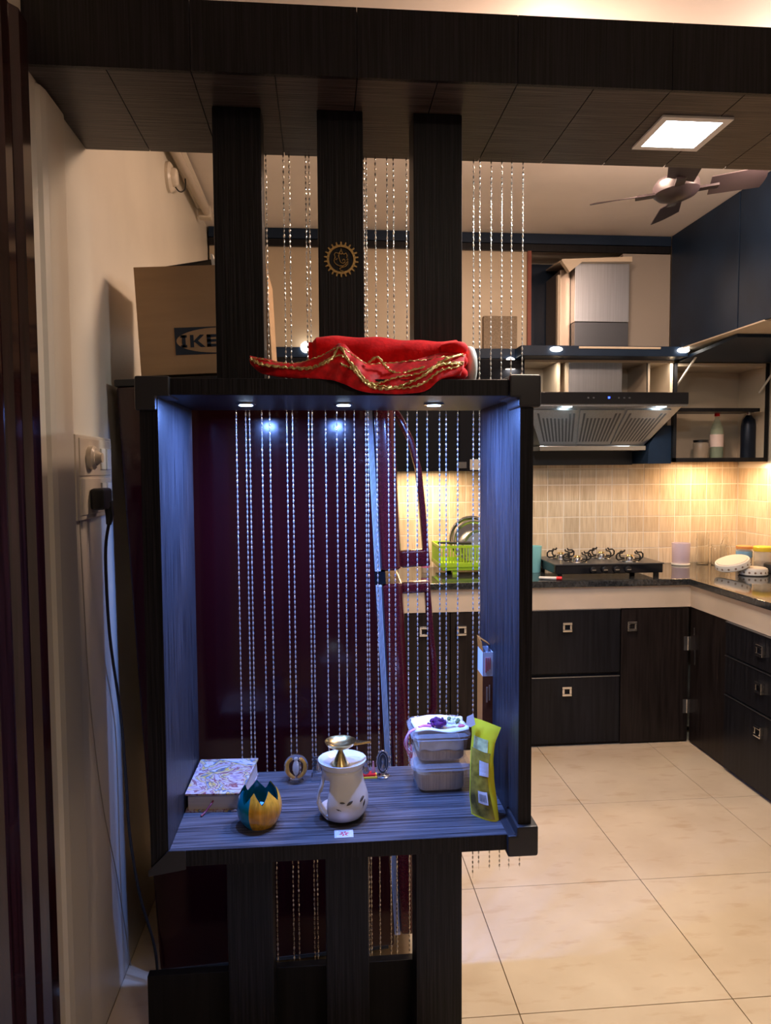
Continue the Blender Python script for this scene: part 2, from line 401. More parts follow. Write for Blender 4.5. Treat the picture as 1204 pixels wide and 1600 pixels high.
# front edge bands (plain dark)
for q in ((-.374, -.336, ZB, ZT), (.427, .457, ZB, ZT), (-.336, .427, ZB+.001, .683), (-.336, .427, 1.656, ZT-.001)):
    MB().box(q[0]+.0005, q[1]-.0005, FY-.0015, FY, q[2], q[3]).build('edge_band', wenge_v, box)
guard = mat('black_rubber_guard', (.022, .021, .024), .42)
def corner(cx, cz, sx, sz, L=.07, T=.013):
    # L-shaped soft corner protector wrapping the outside of a corner
    x0, z0 = cx+sx*T, cz+sz*T
    pts = [(x0, z0), (x0-sx*L, z0), (x0-sx*L, z0-sz*(T+.036)), (x0-sx*(T+.036), z0-sz*(T+.036)), (x0-sx*(T+.036), z0-sz*L), (x0, z0-sz*L)]
    return MB().prism(pts, FY-.013, FY+.09, 'y')
for (cx, cz, sx, sz) in ((.457, ZT-.004, 1, 1), (.457, ZB+.002, 1, -1)):
    corner(cx, cz, sx, sz, T=.014).build('corner_guard', guard, box, bevel=.006)
corner(-.374, ZT-.003, -1, 1, T=.006).build('corner_guard', guard, box, bevel=.004)
MB().prism([(-.379, .632), (-.300, .644), (-.300, .686), (-.336, .687), (-.379, .645)], FY-.006, FY-.0016, 'y').build('corner_guard', guard, box, bevel=.001)
for lx in (-.175, .053, .268):
    t_ = MB().lathe([(.020, 0), (.024, -.001), (.024, -.004), (.017, -.0055)], (lx, 1.735, 1.6552), 24).build('downlight', steel_h, box, smooth=True)
    MB().lathe([(.016, -.0052), (.016, -.0068)], (lx, 1.735, 1.6552), 20).build('lens', LEDB, t_)
# sticker on the shelf: pale base, red and cream strokes
stk = thing('shelf_sticker', 'small white and red ornament sticker at the front of the lit shelf', 'sticker', (.04, 1.588, .684))
MB().box(.019, .061, 1.572, 1.606, .6842, .6846).build('backing', mat('pale_sticker', (.5, .5, .55), .3), stk)
redink = mat('red_ink', (.55, .03, .05), .5)
m_ = MB()
for a in range(6):
    M4 = Matrix.Translation((.0405, 1.589, 0)) @ Matrix.Rotation(a*PI/3+.2, 4, 'Z')
    k = len(m_.v); m_.prism([(.002, 0), (.006, -.0022), (.012, 0), (.006, .0022)], .6846, .6851); m_.xf(M4, k)
m_.build('motif', redink, stk)
for cx, cy in ((.026, 1.578), (.026, 1.6), (.055, 1.578), (.055, 1.6)): MB().box(cx-.0035, cx+.0035, cy-.0008, cy+.0008, .6846, .685).box(cx-.0008, cx+.0008, cy-.0035, cy+.0035, .6846, .685).build('motif', mat('cream_ink', (.75, .72, .6), .5), stk)
# low black base board behind the posts
tag(MB().box(-.46, .338, 1.84, 1.865, .0, .205).build('base_board', black_lam, bevel=.002), 'low black board on the floor behind the lower posts', 'board')

# ------------------------------------------------------------------ bead strands
cx_ = [-.225, -.2, -.19, -.158, -.137, -.092, -.077, -.034, -.025, .011, .041, .063, .088, .119, .125, .149, .18, .197, .232, .258, .286, .32, .338, .37, .413, .43, .461, .49, .517, .548]
ORD = 'first second third fourth fifth sixth seventh eighth ninth tenth eleventh twelfth thirteenth fourteenth fifteenth sixteenth seventeenth eighteenth nineteenth twentieth'.split()
for k, x in enumerate(cx_):
    zend = random.uniform(.078, .11) if k < 19 else random.uniform(.335, .37)
    Yc = 1.972; m_ = MB(); z = SF-.006; pitch = .0137
    m_.tube([(x, Yc, SF), (x, Yc, zend)], .0006, 3)
    j = 0
    while z-pitch > zend:
        zc = z-pitch/2; a0 = random.random()*2; n = 6; h = .0050
        rings = [(.0008, -h), (.0022, -h*.4), (.0022, h*.4), (.0008, h)]
        vs = [(x+r*math.cos(a0+2*PI*i/n), Yc+r*math.sin(a0+2*PI*i/n), zc+dz) for r, dz in rings for i in range(n)]
        fs = [(q*n+i, q*n+(i+1) % n, (q+1)*n+(i+1) % n, (q+1)*n+i) for q in range(3) for i in range(n)]
        m_.add(vs, fs); z -= pitch; j += 1
    if k < 13: lab = f'silver bead strand in front of the maroon fridge side, {ORD[k]} strand from the left'
    elif k < 19: lab = f'silver bead strand before the fridge door edge, {ORD[k]} strand from the left'
    elif k < 26: lab = f'shorter silver bead strand right of the fridge door, {ORD[k-19]} strand to its right'
    else: lab = ['shorter silver bead strand right of the right upper post, fourth from the right', 'shorter silver bead strand right of the right upper post, third from the right', 'shorter silver bead strand, second from the right of the whole curtain', 'shorter silver bead strand, rightmost of the whole curtain'][k-26]
    tag(m_.build('bead_strand', bead_m, loc=(x, Yc, zend), smooth=True), lab, 'bead strand', 'bead curtain strands')

# ------------------------------------------------------------------ emblem on the middle post
em = thing('wall_emblem', 'gold toothed ring emblem with an elephant-headed deity outline on middle post', 'emblem', (.0505, 1.742, 1.99))
m_ = MB(); n = 44
def ringpoly(ro, ri, y0, y1, cx, cz):
    vs = []; fs = []
    for y in (y0, y1):
        for r in (ro, ri):
            vs += [(cx+r*math.cos(2*PI*i/n), y, cz+r*math.sin(2*PI*i/n)) for i in range(n)]
    for i in range(n):
        j = (i+1) % n
        fs += [(i, j, n+j, n+i), (2*n+i, 3*n+i, 3*n+j, 2*n+j), (i, 2*n+i, 2*n+j, j), (n+i, n+j, 3*n+j, 3*n+i)]
    return vs, fs
m_.add(*ringpoly(.0335, .0285, 1.7395, 1.7435, .0505, 1.99)); m_.build('ring', gold, em)
for i in range(22):
    a = 2*PI*i/22; m_ = MB().prism([(-.0022, .0325), (.0022, .0325), (.0013, .0405), (-.0013, .0405)], 1.740, 1.7433, 'y')
    m_.xf(Matrix.Translation((.0505, 0, 1.99)) @ Matrix.Rotation(a, 4, 'Y')); m_.build('tooth', gold, em)
def ec(pts, r=.0013):
    return MB().tube([(.0505+px/1000, 1.7415, 1.99+pz/1000) for px, pz in pts], r, 6)
ec([(-4, 15), (-6, 8), (-4, 0), (-2, -6), (3, -9), (8, -7), (9, -2), (6, 1), (3, -1), (4, -4)]).build('trunk', gold, em)
ec([(-4, 15), (-8, 14), (-13, 16), (-16, 11), (-14, 5), (-16, 1), (-12, -1), (-9, 3)]).build('ear', gold, em)
ec([(2, 14), (7, 12), (11, 15), (14, 10), (13, 4), (16, 0), (12, -1)]).build('ear', gold, em)
ec([(-17, -1), (-16, -7), (-11, -12), (-4, -15), (3, -15), (10, -11), (13, -5)]).build('belly', gold, em)
ec([(15, -3), (15, -10), (10, -16), (2, -18), (-4, -21), (-2, -25), (5, -27)]).build('foot', gold, em)
ec([(-4, 15), (-1, 20), (0, 25), (1, 20), (3, 15), (0, 12), (-4, 15)]).build('crown', gold, em)

# ------------------------------------------------------------------ refrigerator (leans a little to the left)
fr = thing('refrigerator', 'maroon two-door refrigerator standing sideways behind the bead curtain', 'refrigerator', (-.492, 2.12, .001), rot=(0, -.047, 0))
def L_(m_, name, mt, par=fr, **k): return m_.build(name, mt, par, local=True, **k)
GX = .70
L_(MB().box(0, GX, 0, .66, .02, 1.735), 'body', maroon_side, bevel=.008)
L_(MB().box(.02, GX-.02, .02, .64, 0, .02), 'foot_frame', black_pl)
L_(MB().box(-.004, GX+.01, -.003, .665, 1.735, 1.755), 'top_cover', black_pl, bevel=.004)
L_(MB().box(GX, GX+.018, .004, .65, .05, 1.125), 'gasket', gasket, bevel=.002)
L_(MB().box(GX, GX+.018, .004, .65, 1.165, 1.73), 'gasket', gasket, bevel=.002)
for k_ in range(2):
    for z0, z1 in ((.05, 1.125), (1.165, 1.73)):
        pass
def door(z0, z1, name, botround):
    pts = [(GX+.018, -.002), (GX+.06, -.004), (GX+.078, .01), (GX+.085, .05), (GX+.092, .2), (GX+.095, .33), (GX+.092, .46), (GX+.085, .61), (GX+.078, .65), (GX+.06, .662), (GX+.018, .66)]
    return L_(MB().prism(pts, z0, z1), name, maroon, bevel=.012)
fd = door(1.165, 1.745, 'freezer_door', 1); ld_ = door(.05, 1.125, 'main_door', 0)
def handle(pts, par):
    m_ = MB(); W = [.026]*len(pts)
    for a, b_ in zip(pts[:-1], pts[1:]):
        pass
    # swept flat bar: section in y, path in x,z
    P = pts; inner = []
    for i, (x, z) in enumerate(P):
        a = Vector(P[max(0, i-1)]); b_ = Vector(P[min(len(P)-1, i+1)]); t_ = (b_-a).normalized(); nn = Vector((-t_.y, t_.x))
        inner.append((x-nn.x*.018, z-nn.y*.018))
    poly = list(P)+inner[::-1]
    m_.prism(poly, .05, .09, 'y')
    return m_.build('door_handle', maroon, par, local=True, bevel=.006)
# arched freezer handle
handle([(GX+.085, 1.66), (GX+.11, 1.62), (GX+.14, 1.55), (GX+.160, 1.46), (GX+.166, 1.35), (GX+.17, 1.22), (GX+.172, 1.165)], fd)
L_(MB().box(GX+.08, GX+.165, .045, .095, 1.165, 1.215), 'handle_bracket', maroon, fd, bevel=.008)
handle([(GX+.168, 1.118), (GX+.172, 1.0), (GX+.178, .85), (GX+.172, .72), (GX+.14, .66), (GX+.09, .62)], ld_)
L_(MB().box(GX+.08, GX+.165, .045, .095, 1.085, 1.118), 'handle_bracket', maroon, ld_, bevel=.008)
L_(MB().box(GX-.008, GX+.03, .004, .05, 1.127, 1.163), 'hinge', mat('matt_black_hinge', (.004, .004, .005), .8, spec=.1))
for k_ in range(4):
    for z0, z1 in ((.06, 1.12), (1.17, 1.725)):
        L_(MB().box(GX+.003+k_*.0042, GX+.0045+k_*.0042, .0025, .005, z0, z1), 'gasket_rib', black_pl)

# carton on top of the fridge with printed logo
ik = thing('carton', 'brown cardboard carton with dark oval logo standing on the fridge', 'box', (-.51, 2.15, 1.768), rot=(0, -.047, 0))
def K_(m_, name, mt, **k): return m_.build(name, mt, ik, local=True, **k)
CW, CH, CD = .37, .305, .30
K_(MB().box(0, CW, 0, .004, 0, CH), 'front_side', card, bevel=.001)
K_(MB().box(0, CW, CD-.004, CD, 0, CH), 'back_side', card)
K_(MB().box(0, .004, .004, CD-.004, 0, CH), 'left_side', card)
K_(MB().box(CW-.004, CW, .004, CD-.004, 0, CH), 'right_side', card)
K_(MB().box(.004, CW-.004, .004, CD-.004, 0, .004), 'bottom', card)
K_(MB().box(CW-.003, CW+.002, -.004, .07, .0, CH*.999), 'corner_fold', card)
K_(MB().hexa([(.02, .02, .27), (.22, .02, .29), (.22, .28, .29), (.02, .28, .27), (.02, .02, .302), (.21, .05, .335), (.21, .28, .335), (.02, .28, .305)]), 'packed_item', card_dark)
K_(MB().hexa([(.235, .02, .27), (.36, .02, .27), (.36, .28, .27), (.235, .28, .27), (.235, .04, .345), (.36, .04, .33), (.36, .28, .33), (.235, .28, .345)]), 'packed_item', card_dark)
K_(MB().hexa([(.218, .03, .28), (.226, .03, .28), (.226, .25, .28), (.218, .25, .28), (.212, .03, .345), (.219, .03, .345), (.219, .25, .345), (.212, .25, .345)]), 'white_sheet', white_pl)
# logo: dark plate with oval and four letters
LX, LZ, LW, LH = .101, .055, .247, .077
m_ = MB().box(LX, LX+LW, -.0012, .0001, LZ, LZ+LH); K_(m_, 'logo_plate', ink)
def oval(rx, rz, y0, y1):
    c = (LX+LW/2, LZ+LH/2); return MB().prism([(c[0]+rx*math.cos(2*PI*i/40), c[1]+rz*math.sin(2*PI*i/40)) for i in range(40)], y0, y1, 'y')
K_(oval(LW/2-.004, LH/2-.003, -.0018, -.0011), 'logo_oval', card)
lz0, lh = LZ+.020, .035
def rectp(m_, x0, x1, z0, z1): m_.box(x0, x1, -.0026, -.0017, lz0+z0*lh, lz0+z1*lh)
m_ = MB(); lx = LX+.016
rectp(m_, lx, lx+.018, 0, .2); rectp(m_, lx, lx+.018, .8, 1); rectp(m_, lx+.004, lx+.014, 0, 1); K_(m_, 'logo_letter', ink)
m_ = MB(); lx = LX+.043
rectp(m_, lx, lx+.010, 0, 1)
m_.prism([(lx+.008, lz0+.45*lh), (lx+.028, lz0+lh), (lx+.040, lz0+lh), (lx+.022, lz0+.52*lh), (lx+.042, lz0), (lx+.029, lz0), (lx+.014, lz0+.38*lh)], -.0026, -.0017, 'y'); K_(m_, 'logo_letter', ink)
m_ = MB(); lx = LX+.090
rectp(m_, lx, lx+.011, 0, 1); rectp(m_, lx, lx+.034, 0, .22); rectp(m_, lx, lx+.034, .78, 1); rectp(m_, lx, lx+.030, .4, .6); K_(m_, 'logo_letter', ink)
m_ = MB(); lx = LX+.132
m_.prism([(lx, lz0), (lx+.018, lz0+lh), (lx+.030, lz0+lh), (lx+.048, lz0), (lx+.036, lz0), (lx+.033, lz0+.2*lh), (lx+.015, lz0+.2*lh), (lx+.012, lz0)], -.0026, -.0017, 'y'); K_(m_, 'logo_letter', ink)

# ------------------------------------------------------------------ left wall fittings: socket board, plug, cord, tube light
so = thing('socket_board', 'cream double switch and socket board on the left wall', 'socket', (-.6, 1.95, 1.482))
wp = mat('aged_cream_plastic', (.62, .54, .43), .3)
MB().box(-.6, -.585, 1.805, 2.10, 1.378, 1.588).build('plate', wp, so, bevel=.004)
MB().box(-.587, -.5815, 1.825, 2.08, 1.487, 1.58).build('module', wp, so, bevel=.002)
MB().box(-.587, -.5815, 1.825, 2.08, 1.39, 1.48).build('module', wp, so, bevel=.002)
for k_, (y, z) in enumerate(((2.0, 1.53), (2.05, 1.53), (2.0, 1.44), (2.05, 1.44))):
    MB().box(-.583, -.576, y-.018, y+.018, z-.028, z+.028).build('switch', white_pl, so, bevel=.003)
MB().box(-.5815, -.578, 2.033, 2.05, 1.52, 1.545).build('indicator', black_pl, so)
ad = thing('plug_adapter', 'round cream plug adapter in the upper socket of the board', 'plug', (-.58, 1.92, 1.53))
MB().lathe([(.03, 0), (.03, .012), (.024, .018)], (-.5815, 1.895, 1.532), 20, 'x').build('adapter_body', wp, ad, smooth=True)
MB().lathe([(.02, .018), (.012, .028), (.012, .032)], (-.5815, 1.895, 1.532), 20, 'x').build('adapter_stem', wp, ad, smooth=True)
pl = thing('power_plug', 'black power plug with long cord hanging from lower wall socket', 'plug', (-.58, 1.93, 1.43))
MB().prism([(1.885, 1.40), (1.96, 1.40), (1.96, 1.455), (1.885, 1.455)], -.5815, -.545, 'x').build('plug_body', black_pl, pl, bevel=.008)
MB().tube([(-.552, 1.94, 1.42), (-.55, 1.945, 1.385), (-.555, 1.95, 1.36)], [.012, .011, .007], 10).build('plug_neck', black_pl, pl, smooth=True)
def smooth_pts(P, n=6):
    out = []; P = [Vector(p) for p in P]
    for i in range(len(P)-1):
        a, b_, c, d = P[max(0, i-1)], P[i], P[i+1], P[min(len(P)-1, i+2)]
        for k in range(n):
            t = k/n; out.append(.5*((2*b_)+(c-a)*t+(2*a-5*b_+4*c-d)*t*t+(3*b_-a-3*c+d)*t*t*t))
    return out+[P[-1]]
MB().tube(smooth_pts([(-.555, 1.95, 1.36), (-.566, 1.952, 1.275), (-.575, 2.0, 1.057), (-.58, 2.10, .805), (-.572, 2.11, .6), (-.565, 2.105, .45), (-.54, 2.10, .27), (-.5, 2.09, .12), (-.49, 2.08, .01)]), .0042, 8).build('cord', black_pl, pl, smooth=True)
tag(MB().tube(smooth_pts([(-.596, 1.85, 1.38), (-.594, 1.872, .992), (-.594, 1.906, .797), (-.594, 1.969, .58), (-.594, 2.07, .344), (-.59, 2.17, .01)]), .0015, 6).build('thin_wire', mat('grey_wire', (.25, .22, .18), .5), smooth=True), 'thin grey wire hanging down the left wall below the socket board', 'wire')
tl = thing('tube_light', 'unlit tube light batten angled high above the left wall', 'light', (-.56, 3.3, 2.75))
MB().tube([(-.572, 2.62, 2.752), (-.545, 3.69, 2.752)], .019, 12).build('tube', tube_m, tl, smooth=True)
MB().prism([(-.6, 2.78), (-.53, 2.78), (-.545, 2.765), (-.59, 2.765)], 2.6, 3.7, 'y').build('batten', wp, tl, bevel=.003)
MB().box(-.585, -.525, 3.68, 3.73, 2.725, 2.78).build('end_holder', wp, tl, bevel=.004)
MB().tube(smooth_pts([(-.59, 3.05, 2.66), (-.57, 3.12, 2.64), (-.56, 3.2, 2.68), (-.565, 3.24, 2.74)]), .003, 6).build('wire', black_pl, tl, smooth=True)
rs = thing('wall_rosette', 'round plaster-coloured junction cover on the left wall beside the tube light', 'junction cover', (-.6, 3.08, 2.67))
MB().lathe([(.058, 0), (.058, .012), (.05, .02)], (-.6, 3.04, 2.665), 24, 'x').build('cover', wp, rs, smooth=True)
MB().lathe([(.036, .02), (.034, .035), (.028, .04)], (-.6, 3.04, 2.665), 24, 'x').build('cap', wp, rs, smooth=True)

# ------------------------------------------------------------------ kitchen: base cabinets
HND = {}
def square_handle(par, c, face):  # face 'y' faces the camera, 'x' faces left
    m_ = MB(); a, b_ = .026, .013
    for q in ((-a, a, b_, a), (-a, a, -a, -b_), (-a, -b_, -b_, b_), (b_, a, -b_, b_)):
        if face == 'y': m_.box(c[0]+q[0], c[0]+q[1], c[1]-.018, c[1], c[2]+q[2], c[2]+q[3])
        else: m_.box(c[0]-.018, c[0], c[1]+q[0], c[1]+q[1], c[2]+q[2], c[2]+q[3])
    h = m_.build('handle', chrome, par, bevel=.002)
FYB = 3.745
def base_unit(name, label, x0, x1, cat='cabinet'):
    t = thing(name, label, cat, ((x0+x1)/2, FYB+.3, 0))
    MB().box(x0, x1, FYB+.02, YB, .0, .866).build('body', black_lam, t)
    return t
u = base_unit('drawer_cabinet', 'black base cabinet with two deep drawers below the stove', 1.0, 1.588)
for z0, z1, hz in ((.402, .744, .654), (.02, .380, .307)):
    dw = MB().box(1.003, 1.585, FYB-.002, FYB+.02, z0, z1).build('drawer', black_lam, u, bevel=.002)
    MB().box(1.003, 1.585, FYB-.004, FYB+.01, z1-.002, z1+.002).build('metal_edge', steel, dw)
    square_handle(dw, (1.29, FYB-.002, hz), 'y')
u = base_unit('door_cabinet', 'dark base cabinet with single hinged door in the inner corner', 1.588, 1.979)
dr = MB().box(1.592, 1.968, FYB-.001, FYB+.02, .01, .742).build('door', brown_lam, u, bevel=.002)
square_handle(dr, (1.646, FYB-.002, .65), 'y')
for hz in (.546, .2):
    m_ = MB().box(1.942, 1.962, FYB-.0035, FYB, hz-.038, hz+.038).box(1.966, 1.978, FYB-.0035, FYB, hz-.038, hz+.038)
    hg = m_.build('hinge', steel, dr); MB().tube([(1.964, FYB-.004, hz-.038), (1.964, FYB-.004, hz+.038)], .003, 8).build('hinge_pin', steel_h, hg)
u = base_unit('door_cabinet', 'dark base cabinet seen behind the bead curtain, beside the fridge', -.2, 1.0)
for a, b_, hx in ((.33, .66, .523), (.665, .997, .72), (-.19, .325, .2)):
    dr = MB().box(a, b_, FYB-.001, FYB+.02, .01, .742).build('door', brown_lam, u, bevel=.002)
    square_handle(dr, (hx, FYB-.002, .65), 'y')
# beige strips below the worktop
tag(MB().box(-.2, 1.979, FYB-.006, FYB+.018, .747, .868).build('beige_strip', beige_lam, bevel=.001), 'beige band under the worktop along the back run', 'trim')
XRB = 1.979
tag(MB().box(XRB-.006, XRB+.018, 2.2, FYB-.006, .747, .868).build('beige_strip', beige_lam, bevel=.001), 'beige band under the worktop along the right run', 'trim')
# right run
def runit(name, label, y0, y1):
    t = thing(name, label, 'cabinet', (XRB+.3, (y0+y1)/2, 0)); MB().box(XRB+.02, XR, y0, y1, 0, .866).build('body', black_lam, t); return t
u = runit('door_cabinet', 'dark blind corner cabinet with plain door on the right run', 3.385, FYB)
MB().box(XRB-.001, XRB+.02, 3.388, FYB-.003, .01, .744).build('door', brown_lam, u, bevel=.002)
MB().box(XRB-.003, XRB, 3.69, 3.696, .44, .52).build('latch', steel, u); MB().box(XRB-.003, XRB, 3.70, 3.705, .6, .64).build('latch', steel, u)
u = runit('drawer_cabinet', 'black base cabinet with three stacked drawers on the right run', 2.78, 3.38)
for z0, z1, hz in ((.585, .742, .672), (.39, .575, .502), (.02, .38, .30)):
    dw = MB().box(XRB-.014, XRB+.02, 2.783, 3.377, z0, z1).build('drawer', black_lam, u, bevel=.002)
    MB().box(XRB-.017, XRB+.01, 2.783, 3.377, z1-.0015, z1+.002).build('metal_edge', steel, dw)
    square_handle(dw, (XRB-.014, 3.08, hz), 'x')
u = runit('drawer_cabinet', 'black base cabinet nearest the camera on the right run', 2.2, 2.775)
MB().box(XRB-.014, XRB+.02, 2.203, 2.772, .02, .742).build('door', black_lam, u, bevel=.002)
# worktop: continuous L
tag(MB().prism([(-.2, FYB-.03), (XRB-.03, FYB-.03), (XRB-.03, 2.18), (XR-.004, 2.18), (XR-.004, YB-.006), (-.2, YB-.006)], .868, .904).build('worktop', granite, bevel=.006), 'polished black granite worktop in an L along two walls', 'worktop')

# ------------------------------------------------------------------ kitchen: uppers and loft
YU = 4.045
lo = thing('loft_unit', 'open loft with dark rails and cream back under the ceiling', 'cabinet', (.4, YU, 2.1))
MB().box(XL+.01, XRB, YU-.005, YU+.02, 2.745, ZC-.002).build('top_rail', navy, lo, bevel=.002)
MB().box(XL+.01, XRB, YU, YU+.02, 2.705, 2.742).build('lower_rail', black_lam, lo, bevel=.001)
MB().box(XL+.01, 1.165, YB-.02, YB, 2.165, 2.705).build('back_panel', beige_lam, lo)
MB().box(XL+.01, 1.165, YU+.02, YU+.04, 2.165, 2.705).build('sliding_panel', mat('tan_laminate', (.46, .37, .26), .4), lo)
MB().box(1.165, XRB+.02, YU+.26, YU+.28, 2.165, 2.705).build('recess_back', navy, lo)
MB().box(1.155, 1.175, YU, YU+.26, 2.165, 2.705).build('divider', mat('red_brown_edge', (.2, .04, .02), .5), lo)
lg = thing('ledge', 'dark ledge with small spotlights across the back wall above the hood', 'shelf', (1.4, YU-.05, 2.1))
MB().box(1.08, 2.02, YU-.14, YB-.03, 2.108, 2.163).build('board', navy, lg, bevel=.003)
MB().box(XL+.01, 1.08, YU-.02, YB-.03, 2.108, 2.163).build('board', navy, lg, bevel=.003)
MB().box(1.40, 1.86, YU-.146, YU-.14, 2.147, 2.158).build('beige_edge', beige_lam, lg)
for lx, lz, ly in ((1.27, 2.14, YU-.15), (1.985, 2.14, YU-.15)):
    MB().lathe([(.035, 0), (.03, .012), (.012, .016)], (lx, ly-.005, lz), 16, 'y').xf(Matrix.Translation((0, 0, lz)) @ Matrix.Diagonal((1, 1, .4, 1)) @ Matrix.Translation((0, 0, -lz))).build('spotlight', LEDY, lg, smooth=True)
for lx in (-.078, 1.05):
    MB().lathe([(.03, 0), (.026, .012), (.01, .016)], (lx, YU-.03, 2.16 if lx < 0 else 2.085), 16, 'y').build('spotlight', LEDY, lg, smooth=True)
tag(MB().box(.902, 1.093, YU-.012, YU+.018, 2.1635, 2.344).build('storage_box', mat('grey_brown_fabric', (.22, .17, .12), .85, noise=120, amp=.2), bevel=.004), 'small grey-brown box standing on the high ledge left of the chimney', 'box')
# pipe chase beside the chimney
tag(MB().box(1.70, XRB-.0, YU-.0, YU+.25, 2.165, 2.70).build('pipe_chase', mat('grey_beige_laminate', (.33, .29, .25), .5), bevel=.002), 'plain beige boxed panel right of the chimney duct', 'panel')
# right loft
rl = thing('wall_cabinet', 'large navy loft cabinet along the right wall under the ceiling', 'cabinet', (2.2, 3.2, 2.155))
MB().box(XRB+.018, XR, 1.6, YB-.03, 2.157, ZC-.002).build('body', beige_lam, rl)
for y0, y1 in ((3.36, YB-.31), (2.72, 3.355), (2.08, 2.715)):
    MB().box(XRB, XRB+.018, y0+.002, y1-.001, 2.155, ZC-.002).build('door', navy, rl, bevel=.002)
MB().box(XRB-.001, XRB+.5, YU-.9, YU-.0, 2.150, 2.1565).build('underside', beige_lam, rl)
fp = thing('lift_up_door', 'raised navy flap door above the open corner cabinet', 'door', (2.3, YU-.01, 2.1))
m_ = MB().hexa([(2.03, YU-.012, 2.097), (2.03, YU-.6, 2.132), (2.575, YU-.6, 2.132), (2.575, YU-.012, 2.097), (2.03, YU-.012, 2.115), (2.03, YU-.6, 2.148), (2.575, YU-.6, 2.148), (2.575, YU-.012, 2.115)])
m_.build('flap', navy, fp)
MB().tube([(2.06, YU-.15, 2.105), (2.045, YU+.04, 1.965)], .006, 8).build('gas_strut', white_pl, fp, smooth=True)
MB().tube([(2.565, YU-.15, 2.105), (2.55, YU+.04, 1.93)], .006, 8).build('gas_strut', white_pl, fp, smooth=True)
MB().box(2.285, 2.30, 2.3, YU-.61, 2.10, 2.149).build('fascia', navy, fp)
# corner open cabinet
co = thing('corner_cabinet', 'open corner wall cabinet with beige inside and dark middle shelf', 'cabinet', (2.3, 4.2, 1.53))
MB().box(2.03, XR-.002, YU+.005, YB-.006, 1.533, 1.55).build('bottom', beige_lam, co)
MB().box(2.012, XR-.002, YU-.002, YU+.012, 1.528, 1.552).build('bottom_edge', black_lam, co)
MB().box(2.03, XR-.002, YU+.005, YB-.006, 2.076, 2.094).build('top', beige_lam, co)
MB().box(2.03, 2.53, YU-.002, YU+.2, 1.818, 1.838).build('shelf', black_lam, co)
MB().box(2.012, 2.03, YU-.002, YB-.006, 1.528, 2.096).build('side', black_lam, co)
MB().box(XR-.016, XR-.002, YU+.008, YB-.006, 1.55, 2.08).build('side', beige_lam, co)
MB().box(XR-.02, XR-.002, YU-.003, YU+.008, 1.528, 2.096).build('side_edge', black_lam, co)
MB().box(2.03, XR-.016, YB-.012, YB-.006, 1.55, 2.08).build('back', beige_lam, co)
MB().prism([(1.872, 1.52), (2.011, 1.52), (2.011, 1.74), (1.95, 1.74), (1.88, 1.63)], YU+.02, YB-.006, 'y').build('side_box', navy, co, bevel=.002)
MB().box(1.99, 2.011, YU+.03, YB-.006, 1.74, 1.82).build('side_filler', beige_lam, co)
# open beige cubbies behind the duct
cb = thing('open_cabinet', 'open beige cubby shelves behind the hood chimney', 'cabinet', (1.55, YU, 1.93))
MB().box(1.14, 2.012, YB-.03, YB-.012, 1.85, 2.105).build('back', beige_lam, cb)
MB().box(1.14, 2.012, YU, YB-.03, 1.84, 1.855).build('bottom', beige_lam, cb)
MB().box(1.14, 2.012, YU, YB-.03, 2.094, 2.107).build('top', beige_lam, cb)
for x in (1.335, 1.385, 1.86, 1.995): MB().box(x-.008, x+.008, YU, YB-.03, 1.855, 2.094).build('divider', beige_lam, cb)
MB().tube([(1.85, YU-.002, 2.09), (1.852, YU-.002, 1.92)], .0035, 6).build('cable', black_pl, cb)
# left upper cabinets
lu = thing('wall_cabinet', 'glossy black wall cabinet behind the bead curtain right of the fridge', 'cabinet', (.6, YU, 1.48))
MB().box(-.2, 1.13, YU-.02, YB-.006, 1.485, 2.105).build('body', black_lam, lu)
for a, b_ in ((.02, .40), (.403, .76), (.763, 1.128)): MB().box(a, b_, YU-.04, YU-.02, 1.483, 2.10).build('door', black_gl, lu, bevel=.002)
m_ = MB().box(.745, .80, YU-.046, YU-.04, 1.50, 1.535); m_.build('latch_plate', steel_h, lu); MB().box(.82, .92, YU-.043, YU-.04, 1.49, 1.55).build('label_plate', mat('tan_label', (.4, .36, .3), .4), lu)

# ------------------------------------------------------------------ chimney hood
hd = thing('cooker_hood', 'wide stainless cooker hood with slotted filters and dark control panel', 'cooker hood', (1.555, 4.1, 1.6))
MB().box(1.10, 2.0, 3.85, 4.30, 1.842, 1.907).build('control_panel', black_gl, hd, bevel=.004)
MB().box(1.10, 2.0, 3.862, 4.30, 1.832, 1.842).build('lamp_rail', steel, hd)
MB().box(1.545, 1.556, 3.8485, 3.85, 1.872, 1.882).build('power_button', BLUEDOT, hd)
for x in (1.43, 1.46, 1.60, 1.63, 1.66): MB().box(x, x+.010, 3.8487, 3.85, 1.872, 1.880).build('button', dark_steel, hd)
for lx in (1.33, 1.86): MB().box(lx-.022, lx+.022, 3.866, 3.90, 1.827, 1.833).build('lamp', LEDG, hd)
